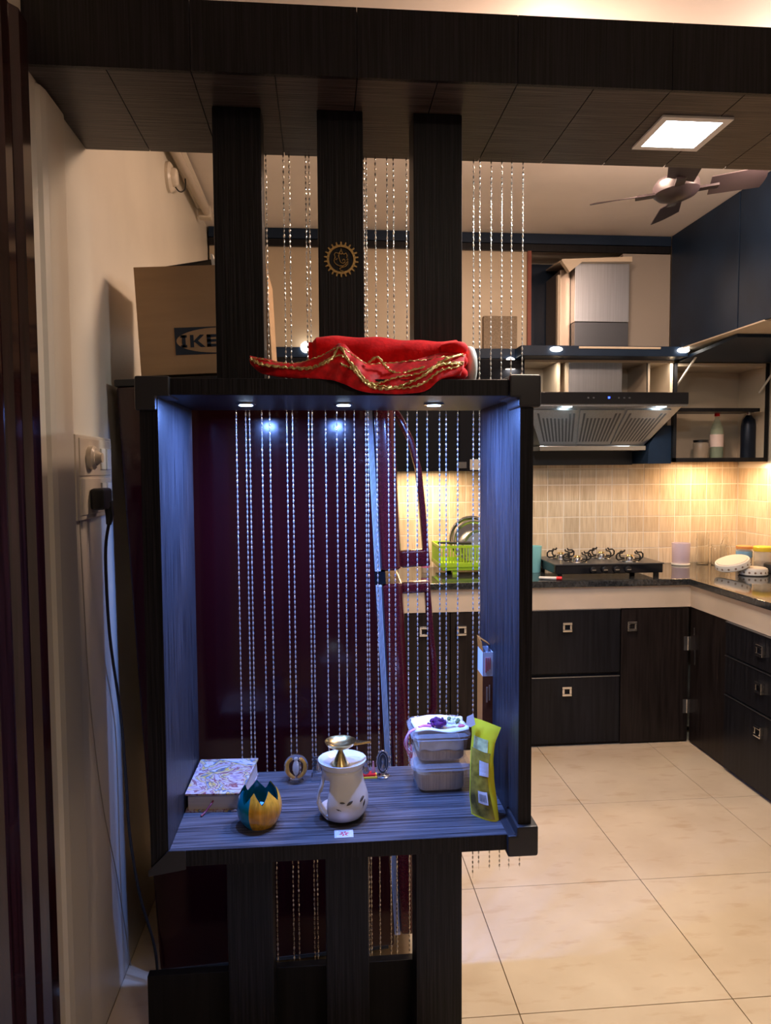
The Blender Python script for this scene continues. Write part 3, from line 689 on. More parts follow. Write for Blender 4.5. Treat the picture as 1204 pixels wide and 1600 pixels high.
# tapered body
m_ = MB().hexa([(1.25, 4.10, 1.625), (1.86, 4.10, 1.625), (1.86, 4.30, 1.625), (1.25, 4.30, 1.625), (1.115, 3.90, 1.832), (1.985, 3.90, 1.832), (1.985, 4.30, 1.832), (1.115, 4.30, 1.832)])
m_.build('tapered_body', steel, hd)
for k_ in range(3):
    x0b, x1b = 1.262+k_*.196, 1.262+(k_+1)*.196-.008; x0t, x1t = 1.135+k_*.272, 1.135+(k_+1)*.272-.012
    def P(u_, v_, o_): # on sloped front
        xb = x0b+(x1b-x0b)*u_; xt = x0t+(x1t-x0t)*u_; x = xb+(xt-xb)*v_
        return (x, 4.10+(3.90-4.10)*v_-o_, 1.625+.207*v_-o_*.9)
    fm = MB().hexa([P(.01, .06, .001), P(.99, .06, .001), P(.99, .94, .001), P(.01, .94, .001), P(.01, .06, .006), P(.99, .06, .006), P(.99, .94, .006), P(.01, .94, .006)]).build('filter', steel, hd)
    for s_ in range(10):
        u0 = .06+s_*.09; v1 = .86 if s_ in (0, 8, 9) else .74
        MB().hexa([P(u0, .14, .005), P(u0+.045, .14, .005), P(u0+.075, v1, .005), P(u0+.03, v1, .005), P(u0, .14, .0068), P(u0+.045, .14, .0068), P(u0+.075, v1, .0068), P(u0+.03, v1, .0068)]).build('slot', dark_steel, fm)
MB().box(1.24, 1.87, 4.085, 4.30, 1.597, 1.625).build('oil_bar', steel_h, hd, bevel=.004)
MB().box(1.24, 1.86, 4.25, 4.335, 1.515, 1.597).build('mesh_grille', mat('black_mesh', (.015, .017, .022), .5, noise=500, amp=.9), hd)
MB().box(1.40, 1.71, 4.06, 4.30, 1.907, 2.105).build('lower_duct', steel, hd, bevel=.002)
du = thing('chimney_duct', 'stainless upper chimney duct above the ledge', 'duct', (1.55, 4.1, 2.165))
MB().box(1.395, 1.70, 3.96, 4.29, 2.17, 2.30).build('duct_lower_section', dark_steel, du, bevel=.002)
MB().box(1.393, 1.70, 3.955, 4.29, 2.302, 2.62).build('duct_upper_section', steel, du, bevel=.002)
MB().box(1.335, 1.392, 4.03, 4.29, 2.17, 2.60).build('duct_side', mat('warm_steel', (.5, .4, .32), .35, .9), du, bevel=.002)
MB().box(1.318, 1.330, 4.02, 4.05, 2.17, 2.57).build('corner_strip', beige_lam, du)
MB().prism([(1.305, 2.622), (1.35, 2.56), (1.42, 2.615), (1.70, 2.622), (1.70, 2.648), (1.31, 2.628)], 3.92, 3.955, 'y').build('cover_flap', beige_lam, du)
MB().hexa([(1.305, 3.955, 2.62), (1.70, 3.955, 2.62), (1.70, 4.28, 2.66), (1.33, 4.28, 2.66), (1.305, 3.955, 2.628), (1.70, 3.955, 2.628), (1.70, 4.28, 2.668), (1.33, 4.28, 2.668)]).build('cover_top', beige_lam, du)

# ------------------------------------------------------------------ things in the corner cabinet
def bottle(name, label, prof, c, m_, cat='bottle', extra=(), n=18):
    t = thing(name, label, cat, c)
    MB().lathe(prof, c, n).build('body', m_, t, smooth=True)
    for nm, pr, mm in extra: MB().lathe(pr, c, n).build(nm, mm, t, smooth=True)
    return t
bottle('soda_bottle', 'clear soda bottle with red cap and pale label in the corner cabinet', [(.034, 0), (.038, .01), (.038, .12), (.036, .17), (.022, .215), (.013, .235), (.013, .25)], (2.36, 4.2, 1.551), mat('clear_pet', (.6, .75, .55), .1, alpha=.35), extra=(('cap', [(.015, .25), (.015, .275), (.013, .278)], red_pl), ('label', [(.0390, .068), (.0392, .07), (.0392, .14), (.039, .142)], mat('pale_label', (.75, .6, .55), .5)), ('drink', [(.033, .004), (.0365, .012), (.0365, .062), (.0365, .064)], cola)))
bottle('flask', 'matt navy metal flask at the right in the corner cabinet', [(.041, 0), (.043, .006), (.043, .19), (.036, .225), (.018, .25), (.015, .255)], (2.54, 4.17, 1.551), navy_metal, cat='flask', extra=(('cap', [(.015, .255), (.015, .278), (.012, .281)], steel_h),))
bottle('spice_jar', 'small glass jar of brown contents with black lid in the corner cabinet', [(.042, 0), (.045, .006), (.045, .085), (.04, .095)], (2.262, 4.2, 1.551), mat('jar_glass', (.5, .42, .33), .15, alpha=.5), cat='jar', extra=(('lid', [(.044, .095), (.044, .108), (.04, .11)], black_pl), ('contents', [(.038, .004), (.041, .008), (.041, .07), (.038, .072)], spice)))

# ------------------------------------------------------------------ things on the worktop
ZW = .9042
st = thing('gas_stove', 'black four-burner gas stove on the worktop', 'stove', (1.52, 4.0, ZW))
SX0, SX1, SY0, SY1 = 1.245, 1.845, 3.80, 4.16
MB().box(SX0, SX1, SY0, SY1, ZW+.022, ZW+.070).build('body', black_gl, st, bevel=.004)
MB().box(SX0-.005, SX1+.005, SY0-.006, SY1, ZW+.070, ZW+.077).build('top_plate', dark_steel, st, bevel=.002)
for x in (SX0+.03, SX1-.03):
    for y in (SY0+.02, SY1-.03): MB().box(x-.012, x+.012, y-.01, y+.01, ZW, ZW+.023).build('foot', black_pl, st)
for x in (1.45, 1.515, 1.58, 1.645):
    kb = MB().lathe([(.019, 0), (.017, -.016), (.013, -.018)], (x, SY0, ZW+.045), 16, 'y').build('knob', black_pl, st, smooth=True)
    MB().box(x-.011, x+.011, SY0-.0235, SY0-.016, ZW+.042, ZW+.048).build('knob_grip', steel_h, kb)
for bx, by in ((1.40, 3.90), (1.36, 4.06), (1.70, 3.90), (1.60, 4.06)):
    bb = MB().lathe([(.055, 0), (.052, .004), (.028, .006), (.028, .018), (.031, .022), (.02, .028)], (bx, by, ZW+.077), 18).build('burner', steel_h, st, smooth=True)
    MB().lathe([(.019, .028), (.017, .034)], (bx, by, ZW+.077), 16).build('burner_cap', brass, bb, smooth=True)
    for k_ in range(4):
        a = k_*PI/2+.25
        loop = [(.036, .010), (.076, .007), (.088, .016), (.088, .034), (.076, .044), (.050, .044), (.044, .054)]
        MB().tube([(bx+r*math.cos(a), by+r*math.sin(a), ZW+.078+h) for r, h in loop], .0046, 8).build('pan_support', black_pl, bb, smooth=True)
# dish rack
rk = thing('dish_rack', 'lime green plastic dish rack behind the bead curtain', 'dish rack', (.86, 4.08, ZW))
RX0, RX1, RY0, RY1 = .645, 1.06, 4.0, 4.28
MB().box(RX0+.02, RX1-.02, RY0+.01, RY1-.01, ZW+.022, ZW+.045).build('tray', green_pl, rk, bevel=.006)
m_ = MB()
for x0, x1, y0, y1 in ((RX0, RX1, RY0, RY0+.006), (RX0, RX1, RY1-.006, RY1), (RX0, RX0+.006, RY0, RY1), (RX1-.006, RX1, RY0, RY1)):
    m_.box(x0, x1, y0, y1, ZW+.150, ZW+.165); m_.box(x0, x1, y0, y1, ZW+.045, ZW+.068)
m_.build('rim', green_pl, rk, bevel=.001)
k_ = 0; x = RX0+.004
while x < RX1-.008:
    MB().box(x, x+.007, RY0+.001, RY0+.005, ZW+.06, ZW+.152).build('slat', green_pl, rk)
    if k_ % 2 == 0: MB().box(x, x+.007, RY1-.005, RY1-.001, ZW+.06, ZW+.152).build('slat', green_pl, rk)
    x += .0165; k_ += 1
for y in [RY0+.004+.02*i for i in range(14)]: MB().box(RX0+.001, RX0+.005, y, y+.008, ZW+.06, ZW+.152).build('slat', green_pl, rk)
for x in (RX0+.08, RX1-.09):
    for y in (RY0+.02, RY1-.05): MB().box(x, x+.03, y, y+.025, ZW, ZW+.024).build('foot', green_pl, rk)
for k_, (px0, r, yy, nm) in enumerate(((.845, .135, 4.235, 'largest steel plate standing at the back of the green dish rack'), (.85, .125, 4.19, 'steel plate standing in the middle of the green dish rack'), (.875, .102, 4.12, 'small dull steel plate standing at the front of the green dish rack'))):
    zc = ZW+.03+r+(.016 if k_ < 2 else .012)
    m_ = MB().lathe([(.001, .002), (r*.82, .002), (r*.88, -.010), (r*.99, -.014), (r, -.012), (r*.9, -.006), (r*.84, .005), (.001, .005)], (0, 0, 0), 32, 'y', False, False)
    m_.xf(Matrix.Translation((px0+.03, yy, zc)) @ Matrix.Rotation(-.12, 4, 'X'))
    tag(m_.build('plate', steel_h if k_ != 2 else steel, smooth=True), nm, 'plate', 'plates in the dish rack')
tag(MB().tube([(.655, 4.10, ZW+.172), (.84, 4.06, ZW+.172)], [.006, .009], 8).xf(Matrix.Identity(4)).build('spatula', black_pl, smooth=True), 'black utensil lying across the left rim of the green rack', 'utensil')
bottle('sauce_bottle', 'small clear bottle with red top left of the green dish rack', [(.022, 0), (.024, .004), (.024, .09), (.012, .12)], (.585, 4.12, ZW), mat('pinkish_clear', (.7, .6, .5), .2, alpha=.5), extra=(('cap', [(.017, .12), (.017, .15), (.012, .155)], red_pl), ('label', [(.0248, .03), (.025, .032), (.025, .06), (.0248, .062)], pink_m)))
bottle('aqua_tumbler', 'aqua plastic tumbler left of the gas stove', [(.034, 0), (.036, .004), (.043, .15), (.040, .15), (.032, .01)], (1.205, 4.06, ZW), cyan_pl, 'tumbler')
lt = thing('gas_lighter', 'white gas lighter with red tip lying before the stove', 'lighter', (1.21, 3.76, ZW))
MB().tube([(1.15, 3.785, ZW+.009), (1.235, 3.752, ZW+.009)], [.007, .009], 10).build('barrel', white_pl, lt, smooth=True)
MB().tube([(1.235, 3.752, ZW+.010), (1.262, 3.742, ZW+.010)], [.0095, .009], 10).build('grip', red_pl, lt, smooth=True)
# lilac jug, glass jars
lj = bottle('lilac_jug', 'translucent lilac plastic jug right of the stove', [(.046, 0), (.05, .004), (.055, .135), (.052, .135), (.046, .01)], (2.17, 4.24, ZW), lilac_pl, 'jug', extra=(('base', [(.05, 0), (.054, .002), (.054, .01), (.05, .012)], white_pl),))
for c, r, h, lab in (((2.325, 4.27, ZW), .036, .19, 'tall clear glass jar beside the lilac jug'), ((2.40, 4.22, ZW), .045, .125, 'wide clear glass jar in the middle of the glass group'),):
    bottle('glass_jar', lab, [(r-.004, 0), (r, .004), (r, h*.8), (r*.92, h*.86), (r*.95, h), (r*.9, h), (r*.87, h*.86), (r-.004, h*.8), (r-.004, .006), (.001, .006)], c, glass, 'jar', n=24)
bottle('glass_bottle', 'clear glass bottle with narrow neck right of the glass jars', [(.026, 0), (.03, .004), (.03, .11), (.013, .16), (.012, .19), (.015, .195), (.01, .195), (.009, .16), (.026, .108), (.026, .006), (.001, .006)], (2.46, 4.25, ZW), glass, n=24)
bottle('lidded_jar', 'glass jar of brown contents with flat orange lid in the corner', [(.04, 0), (.044, .004), (.044, .11), (.04, .12)], (2.44, 4.02, ZW), mat('jar_clear', (.6, .6, .6), .1, alpha=.4), 'jar', extra=(('lid', [(.045, .12), (.045, .135), (.04, .137)], orange_pl), ('contents', [(.037, .005), (.04, .01), (.04, .06), (.037, .063)], spice), ('label', [(.0442, .07), (.0446, .072), (.0446, .105), (.0442, .107)], mat('blue_label', (.2, .4, .6), .5))))
bottle('lidded_jar', 'glass jar with bright yellow screw lid in the corner', [(.045, 0), (.05, .004), (.05, .105), (.045, .115)], (2.50, 3.93, ZW), mat('jar_clear_pale', (.6, .58, .5), .1, alpha=.4), 'jar', extra=(('lid', [(.052, .115), (.054, .118), (.054, .138), (.05, .142)], yellow_pl), ('contents', [(.042, .005), (.046, .01), (.046, .05), (.042, .053)], spice)))
# two patterned round casseroles
def casserole(c, r, h, tilt, label):
    t = thing('round_casserole', label, 'casserole', c, 'white patterned round casseroles', rot=tilt)
    MB().lathe([(r*.9, 0), (r, .006), (r, h-.008), (r*.96, h)], (0, 0, 0), 32).build('shell', white_pl, t, smooth=True, local=True)
    MB().lathe([(r*.9, h), (r*.86, h+.004), (.001, h+.004)], (0, 0, 0), 32, cap1=False).build('inner_lid', mat('cream_lid', (.62, .55, .48), .4), t, smooth=True, local=True)
    for k_ in range(16):
        a = 2*PI*k_/16; m_ = MB().ball((0, 0, 0), .006, 8, 4, (1, .3, 1)); m_.xf(Matrix.Rotation(a, 4, 'Z') @ Matrix.Translation((0, -r, h*.5)))
        m_.build('brown_dot', mat('brown_dot', (.25, .17, .12), .5) if k_ == 0 and 'brown_dot' not in bpy.data.materials else bpy.data.materials['brown_dot'], t, local=True)
casserole((2.36, 3.80, ZW), .075, .038, (0, 0, 0), 'white round casserole with brown dots lying flat on the worktop')
casserole((2.27, 3.84, ZW+.041), .092, .038, (.10, -.30, 0), 'white round casserole with brown dots leaning tilted on the other')
tag(MB().box(2.46, 2.54, 3.70, 3.78, ZW, ZW+.014).build('steel_tray', steel_h, bevel=.004), 'small steel tray at the right edge beside the casseroles', 'tray')
tag(MB().lathe([(.04, 0), (.045, .004), (.045, .05), (.042, .054)], (2.50, 3.84, ZW), 20).build('black_bowl', black_pl, smooth=True), 'small black bowl behind the casseroles at the right edge', 'bowl')

# ------------------------------------------------------------------ ceiling fan
fn = thing('ceiling_fan', 'dark brown four-blade ceiling fan seen below the soffit', 'fan', (1.334, 2.748, ZC-.001), rot=(-.03, -.10, 0))
def F_(m_, name, mt, par=fn, **k): return m_.build(name, mt, par, local=True, **k)
F_(MB().lathe([(.055, 0), (.05, -.05), (.02, -.07)], (0, 0, 0), 20), 'canopy', fan_m, smooth=True)
F_(MB().tube([(0, 0, -.06), (0, 0, -.2)], .011, 10), 'rod', fan_m, smooth=True)
F_(MB().lathe([(.025, -.19), (.07, -.205), (.085, -.225), (.085, -.255), (.07, -.27), (.03, -.285), (.01, -.288)], (0, 0, 0), 28), 'motor', fan_m, smooth=True)
for a in (168, 250, 345, 72):
    m_ = MB(); ra = math.radians(a)
    m_.grid(lambda u_, v_: (.12+.19*u_+(.012*math.sin(v_*PI) if u_ > .9 else 0), (-.055+.11*v_)*(.8+.25*u_), -.25-(v_-.5)*.034), 8, 4)
    m_.xf(Matrix.Rotation(ra, 4, 'Z')); bl = F_(m_, 'blade', fan_m, solid=.003)
    m_ = MB().box(.06, .15, -.018, .018, -.258, -.25); m_.xf(Matrix.Rotation(ra, 4, 'Z')); F_(m_, 'blade_arm', fan_m, bl)

# ------------------------------------------------------------------ red cloth on the box top
rc = thing('red_cloth_bundle', 'folded bright red cloth bundle with gold-edged sheer end on the shelf box', 'cloth', (.15, 1.7, ZT))
def bundle(u_, v_):
    a = 2*PI*v_; x = -.027+.352*u_
    r = 1+.05*math.sin(3*a+7*u_)+.03*math.sin(23*u_+a*2)
    e = 1.0 if .04 < u_ < .96 else .82
    ry, rz = .075*r*e, .053*r*e
    cy = 1.70; cz = ZT+.057
    sz = math.copysign(abs(math.sin(a))**.75, math.sin(a)); sy = math.copysign(abs(math.cos(a))**.75, math.cos(a))
    return (x, cy+ry*sy, max(ZT+.001, cz-.006*u_+rz*sz))
m_ = MB().grid(bundle, 40, 28)
m_.add([bundle(0, j/28) for j in range(28)], [tuple(range(28))]); m_.add([bundle(1, j/28) for j in range(28)], [tuple(range(28))])
m_.build('rolled_cloth', red_cl, rc, smooth=True)
for k_ in range(3):   # right end folds
    z = ZT+.018+k_*.028
    MB().tube(smooth_pts([(.27, 1.625, z), (.30, 1.615, z+.004), (.316, 1.63, z+.004), (.313, 1.67, z)]), [.013]*19, 10).build('fold', red_cl, rc, smooth=True)
for px0, pz in ((.0, .065), (.115, .062), (.05, .05), (.2, .055)):
    MB().lathe([(.0045, 0), (.004, -.002)], (px0+.03, 1.631, ZT+pz), 12, 'y').build('sequin', gold, rc)
# sheer scarf in front: top and bottom border curves (x, y, z)
TOP = [(-.154, 1.62, 1.742), (-.120, 1.60, 1.738), (-.07, 1.60, 1.728), (-.02, 1.59, 1.735), (.02, 1.585, 1.752), (.045, 1.58, 1.765), (.07, 1.585, 1.748), (.10, 1.59, 1.728), (.15, 1.60, 1.730), (.21, 1.60, 1.737), (.27, 1.605, 1.748), (.32, 1.61, 1.752)]
BOT = [(-.150, 1.61, 1.728), (-.125, 1.60, 1.706), (-.07, 1.575, 1.694), (-.01, 1.548, 1.690), (.03, 1.54, 1.684), (.055, 1.537, 1.674), (.085, 1.536, 1.662), (.12, 1.535, 1.658), (.17, 1.537, 1.657), (.22, 1.540, 1.664), (.255, 1.548, 1.690), (.30, 1.57, 1.700)]
TS, BS = smooth_pts(TOP, 5), smooth_pts(BOT, 5)
NS = len(TS)-1
def sheet(u_, v_):
    i = u_*NS; k = min(NS-1, int(i)); f = i-k
    a = TS[k].lerp(TS[k+1], f); b_ = BS[k].lerp(BS[k+1], f); p = a.lerp(b_, v_)
    p = p.copy(); p.y += -.012*math.sin(v_*PI)+.005*math.sin(26*u_+5*v_)*math.sin(v_*PI)+.003*math.sin(61*u_+9*v_)
    p.z += .003*math.sin(35*u_+4*v_)*(1-abs(2*v_-1)); return tuple(p)
m_ = MB().grid(sheet, 70, 12); m_.build('sheer_scarf', red_sheer, rc, smooth=True, solid=.0015)
def sheet2(u_, v_):
    p = Vector(sheet(.0+u_*.97, v_*.75)); p.y += .012+.004*math.sin(18*u_); p.z += .007*math.sin(13*u_+2); return tuple(p)
MB().grid(sheet2, 60, 8).build('scarf_underfold', red_sheer, rc, smooth=True, solid=.0015)
def trim_path(vf, off, u0=.01, u1=.99, n=120):
    P = []
    for i in range(n+1):
        u_ = u0+(u1-u0)*i/n; p = Vector(sheet(u_, max(0, min(1, vf(u_))))); p.y -= off+.0015*math.sin(i*1.7); p.z += .0015*math.sin(i*2.3); P.append(p)
    return P
def blobby(P, r): return MB().tube(P, [r*.8*(.5+.7*abs(math.sin(i*.9))*random.uniform(.7, 1.25)) for i in range(len(P))], 6)
blobby(trim_path(lambda u_: .45-.4*math.exp(-((u_-.43)/.06)**2)+(.42*math.exp(-((u_-.66)/.13)**2)), .004), .0040).build('gold_trim', gold_trim, rc, smooth=True)
blobby(trim_path(lambda u_: .30+.1*math.sin(9*u_)+(.45*math.exp(-((u_-.62)/.12)**2)), .003), .0028).build('gold_trim', gold_trim, rc, smooth=True)
blobby(trim_path(lambda u_: .04+.05*math.sin(15*u_), .001), .0022).build('gold_trim', gold_trim, rc, smooth=True)
blobby(trim_path(lambda u_: .62+.2*math.sin(8*u_+2), .003, .42, .98, 70), .0034).build('gold_trim', gold_trim, rc, smooth=True)
# standing loop beside the peak
blobby([Vector(p) for p in smooth_pts([(.10, 1.575, 1.725), (.12, 1.57, 1.738), (.135, 1.57, 1.722), (.15, 1.568, 1.708), (.175, 1.568, 1.704), (.20, 1.57, 1.712), (.24, 1.575, 1.722), (.28, 1.58, 1.74), (.31, 1.60, 1.75)], 8)], .0042).build('gold_trim', gold_trim, rc, smooth=True)
wl = MB().lathe([(.036, 0), (.044, .003), (.047, .008), (.047, .014), (.044, .020), (.036, .024), (.001, .025)], (.332, 1.69, ZT+.0455), 32, 'x', cap1=False)
tag(wl.build('round_dish', white_pl, smooth=True), 'round white dish standing on edge right of the red bundle', 'dish')

# ------------------------------------------------------------------ things on the lit shelf
ZS = .6842
bk = thing('book', 'thick book with colourful painted cover lying at the left of the shelf', 'book', (-.26, 1.83, ZS), rot=(0, 0, -.0))
MB().hexa([(-.328, 1.738, ZS+.003), (-.203, 1.728, ZS+.003), (-.180, 1.925, ZS+.003), (-.322, 1.93, ZS+.003), (-.328, 1.736, ZS+.041), (-.206, 1.726, ZS+.041), (-.183, 1.925, ZS+.041), (-.322, 1.93, ZS+.041)]).build('pages', page_m, bk)
MB().hexa([(-.333, 1.728, ZS+.041), (-.200, 1.719, ZS+.041), (-.178, 1.93, ZS+.041), (-.330, 1.935, ZS+.041), (-.333, 1.728, ZS+.045), (-.200, 1.719, ZS+.045), (-.178, 1.93, ZS+.045), (-.330, 1.935, ZS+.045)]).build('front_cover', cover_m, bk)
MB().hexa([(-.333, 1.728, ZS), (-.200, 1.719, ZS), (-.178, 1.93, ZS), (-.330, 1.935, ZS), (-.333, 1.728, ZS+.003), (-.200, 1.719, ZS+.003), (-.178, 1.93, ZS+.003), (-.330, 1.935, ZS+.003)]).build('back_cover', cover_m, bk)
MB().tube(smooth_pts([(-.268, 1.735, ZS+.024), (-.272, 1.722, ZS+.020), (-.284, 1.714, ZS+.006), (-.292, 1.70, ZS+.003)]), .0022, 6).build('ribbon', mat('maroon_ribbon', (.25, .04, .06), .6), bk, smooth=True)
# lotus candle bowl: half teal, half amber, zigzag rim
BC = (-.152, 1.655, ZS)
lb = thing('candle_bowl', 'egg-shaped candle bowl with zigzag rim, half teal and half amber', 'candle holder', BC)
def shell(a0, a1, mt, nm, inner=False):
    n = 64; rings = 9
    def rad(t): return (.030+.020*math.sin(min(1, t*1.15)*PI*.62)) if t < .75 else (.030+.020*math.sin(.75*1.15*PI*.62))-.014*(t-.75)/.25
    def fn_(u_, v_):
        a = a0+(a1-a0)*u_
        zz = abs(((a/(2*PI)*7) % 1)*2-1)      # zigzag
        H = .062+.026*(zz)
        h = H*v_; t = h/.088
        r = .026+.026*math.sin(PI*min(1, t*.92+.08)**.8*.86)
        r -= .003 if inner else 0
        return (BC[0]+r*math.cos(a), BC[1]+r*math.sin(a), ZS+.001+h+(.004 if inner and v_ < .01 else 0))
    m_ = MB().grid(fn_, n, rings); return m_.build(nm, mt, lb, smooth=True)
AM0, AM1 = math.radians(-112), math.radians(75)
shell(AM0, AM1, amber_c, 'amber_half'); shell(AM1, AM0+2*PI, teal_c, 'teal_half'); shell(0, 2*PI, teal_in, 'inner_wall', True)
MB().lathe([(.026, 0), (.030, .003), (.028, .004)], BC, 24).build('base', teal_in, lb, smooth=True)
cd_ = thing('tealight_candle', 'small blue candle with wick inside the zigzag bowl', 'candle', (BC[0], BC[1], ZS+.006))
MB().lathe([(.018, .003), (.019, .008), (.019, .042), (.017, .044)], BC, 20).build('wax', mat('blue_wax', (.15, .45, .6), .4), cd_, smooth=True)
MB().tube([(BC[0], BC[1], ZS+.044), (BC[0]+.001, BC[1], ZS+.056)], .0012, 6).build('wick', black_pl, cd_)
# oil burner
OC = (.040, 1.675, ZS)
ob = thing('oil_burner', 'white ceramic oil burner vase with cut-outs in the middle of the shelf', 'oil burner', OC)
prof = [(.034, .001), (.046, .008), (.055, .022), (.0595, .038), (.0585, .052), (.054, .068), (.049, .084), (.0465, .10), (.0455, .115), (.047, .122)]
nb = 48
def sk(j, i):
    a = math.degrees(2*PI*(i+.5)/nb) % 360
    if 198 < a < 234 and 1 <= j <= 6: return (a > 203 or j < 5) and not (a > 228 and j < 2)
    if 20 < a < 160 and 2 <= j <= 5: return True
    return False
MB().lathe(prof, OC, nb, skip=sk, cap1=False).build('body', white_cer, ob, smooth=True, solid=.004)
MB().lathe([(.047, .120), (.053, .127), (.056, .134), (.0565, .138), (.054, .138), (.045, .130), (.02, .122), (.001, .121)], OC, 48, cap0=False, cap1=False).build('dish', white_cer, ob, smooth=True)
def leaf(a, z, L, W, tilt):
    pts = [(L*(t-.5), W*math.sin(PI*t)) for t in [i/8 for i in range(9)]]+[(L*(t-.5), -W*math.sin(PI*t)) for t in [i/8 for i in range(7, 0, -1)]]
    m_ = MB().prism(pts, -.004, .004, 'y')
    r_ = .0572
    m_.xf(Matrix.Translation((OC[0]+r_*math.cos(a), OC[1]+r_*math.sin(a), ZS+z)) @ Matrix.Rotation(a+PI/2, 4, 'Z') @ Matrix.Rotation(tilt, 4, 'Y'))
    return m_
cut = mat('painted_cutout_shade', (.10, .085, .06), .8)  # for solid leaf inlays; the shade of the holes is in this colour
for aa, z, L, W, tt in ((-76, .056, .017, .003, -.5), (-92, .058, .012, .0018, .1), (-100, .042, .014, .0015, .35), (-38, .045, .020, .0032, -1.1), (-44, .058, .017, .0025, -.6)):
    leaf(math.radians(aa), z, L, W, tt).build('leaf_inlay', cut, ob)
MB().lathe([(.032, 0), (.040, .0005), (.050, .0012), (.030, .0018)], OC, 32).build('foot_ring', black_pl, ob, smooth=True)
# brass lamp in the dish
dy = thing('brass_oil_lamp', 'brass oil lamp with shallow bowl and spout standing in the burner dish', 'oil lamp', (OC[0], OC[1], ZS+.124))
DC = (OC[0]-.004, OC[1]+.002, ZS+.124)
MB().lathe([(.021, 0), (.019, .004), (.008, .026), (.005, .034), (.006, .038)], DC, 20).build('stem', brass, dy, smooth=True)
MB().lathe([(.006, .037), (.02, .040), (.033, .048), (.0375, .056), (.036, .056), (.03, .050), (.018, .044), (.001, .042)], DC, 28, cap0=False, cap1=False).build('bowl', brass, dy, smooth=True)
MB().prism([(DC[0]+.030, DC[1]-.014), (DC[0]+.05, DC[1]-.009), (DC[0]+.072, DC[1]-.002), (DC[0]+.05, DC[1]+.006), (DC[0]+.030, DC[1]+.012)], ZS+.172, ZS+.177).build('spout', brass, dy, bevel=.001)
# crystal ball
cbx = (-.076, 1.88, ZS)
cb_ = thing('crystal_ball', 'clear crystal ball with amber and white figure inside, on a small stand', 'ornament', cbx)
MB().lathe([(.018, 0), (.02, .002), (.016, .006), (.018, .009)], cbx, 24).build('stand', glass, cb_, smooth=True)
MB().ball((cbx[0], cbx[1], ZS+.039), .0315, 32, 18).build('glass_ball', glass, cb_, smooth=True)
ci = MB(); ci.ball((cbx[0], cbx[1], ZS+.037), .008, 12, 8, (.8, .8, 1.7)); ci.ball((cbx[0], cbx[1], ZS+.054), .0045, 10, 6); ci.build('inner_figure', mat('white_enamel', (.8, .78, .72), .4), cb_, smooth=True)
ci = MB()
for sx in (-1, 1): ci.tube(smooth_pts([(cbx[0]+sx*.004, cbx[1]+.002, ZS+.018), (cbx[0]+sx*.014, cbx[1]+.002, ZS+.028), (cbx[0]+sx*.016, cbx[1]+.002, ZS+.044), (cbx[0]+sx*.008, cbx[1]+.002, ZS+.054)]), .0038, 8)
ci.build('inner_arch', mat('amber_enamel', (.7, .3, .03), .4), cb_, smooth=True)
# small silver throne at the left behind the burner
th = thing('silver_throne', 'tiny silver idol on a stepped seat behind the burner, left', 'figurine', (-.018, 1.885, ZS))
MB().box(-.036, .0, 1.87, 1.90, ZS, ZS+.012).build('base', steel_h, th, bevel=.001)
MB().box(-.033, -.003, 1.872, 1.89, ZS+.012, ZS+.02).build('step', steel, th, bevel=.001)
for k_ in range(5): MB().box(-.032, -.004, 1.888, 1.893, ZS+.022+k_*.008, ZS+.026+k_*.008).build('back_rail', dark_steel, th)
for x in (-.031, -.006): MB().tube([(x, 1.892, ZS+.012), (x, 1.892, ZS+.068)], .002, 8).build('post', steel_h, th)
MB().lathe([(.008, .02), (.007, .034), (.003, .045), (.0045, .052), (.003, .058), (.001, .064)], (-.018, 1.884, ZS), 14).build('idol', steel_h, th, smooth=True)
# small colourful idol group
gi = thing('idol_group', 'tiny seated idol on a red and gold base, right behind the burner', 'figurine', (.113, 1.885, ZS))
MB().box(.085, .137, 1.872, 1.90, ZS, ZS+.005).build('base', yellow_pl, gi, bevel=.0008)
MB().box(.089, .133, 1.874, 1.898, ZS+.005, ZS+.011).build('red_step', red_pl, gi, bevel=.0008)
MB().lathe([(.010, .011), (.011, .016), (.006, .026), (.005, .033), (.006, .038), (.005, .044), (.002, .052)], (.107, 1.885, ZS), 14).build('seated_figure', steel_h, gi, smooth=True)
MB().lathe([(.005, .011), (.006, .02), (.003, .028), (.002, .042)], (.127, 1.885, ZS), 12).build('side_figure', mat('rose_enamel', (.5, .2, .2), .4), gi, smooth=True)
# oval silver frame idol
oi_ = thing('silver_icon', 'small oval silver filigree icon on a round clear foot', 'figurine', (.152, 1.88, ZS))
MB().lathe([(.018, 0), (.018, .005), (.014, .007)], (.152, 1.88, ZS), 20).build('foot', steel_h, oi_, smooth=True)
def ovr(rx, rz, r): return MB().tube([(.152+rx*math.cos(2*PI*i/28), 1.88, ZS+.040+rz*math.sin(2*PI*i/28)) for i in range(28)], r, 6, closed=True)
ovr(.0155, .031, .0022).build('outer_rim', steel_h, oi_, smooth=True); ovr(.0105, .0235, .0012).build('inner_rim', steel_h, oi_, smooth=True)
MB().prism([(.152+.014*math.cos(2*PI*i/24), ZS+.040+.029*math.sin(2*PI*i/24)) for i in range(24)], 1.881, 1.883, 'y').build('back_plate', dark_steel, oi_)
m_ = MB()
for i in range(14):
    a = 2*PI*i/14; m_.ball((.152+.0172*math.cos(a), 1.879, ZS+.040+.033*math.sin(a)), .002, 6, 4)
m_.build('rim_beads', steel_h, oi_, smooth=True)
MB().lathe([(.006, 0), (.005, .012), (.0025, .02), (.004, .026), (.001, .034)], (.152, 1.878, ZS+.02), 12).build('figure', steel_h, oi_, smooth=True)

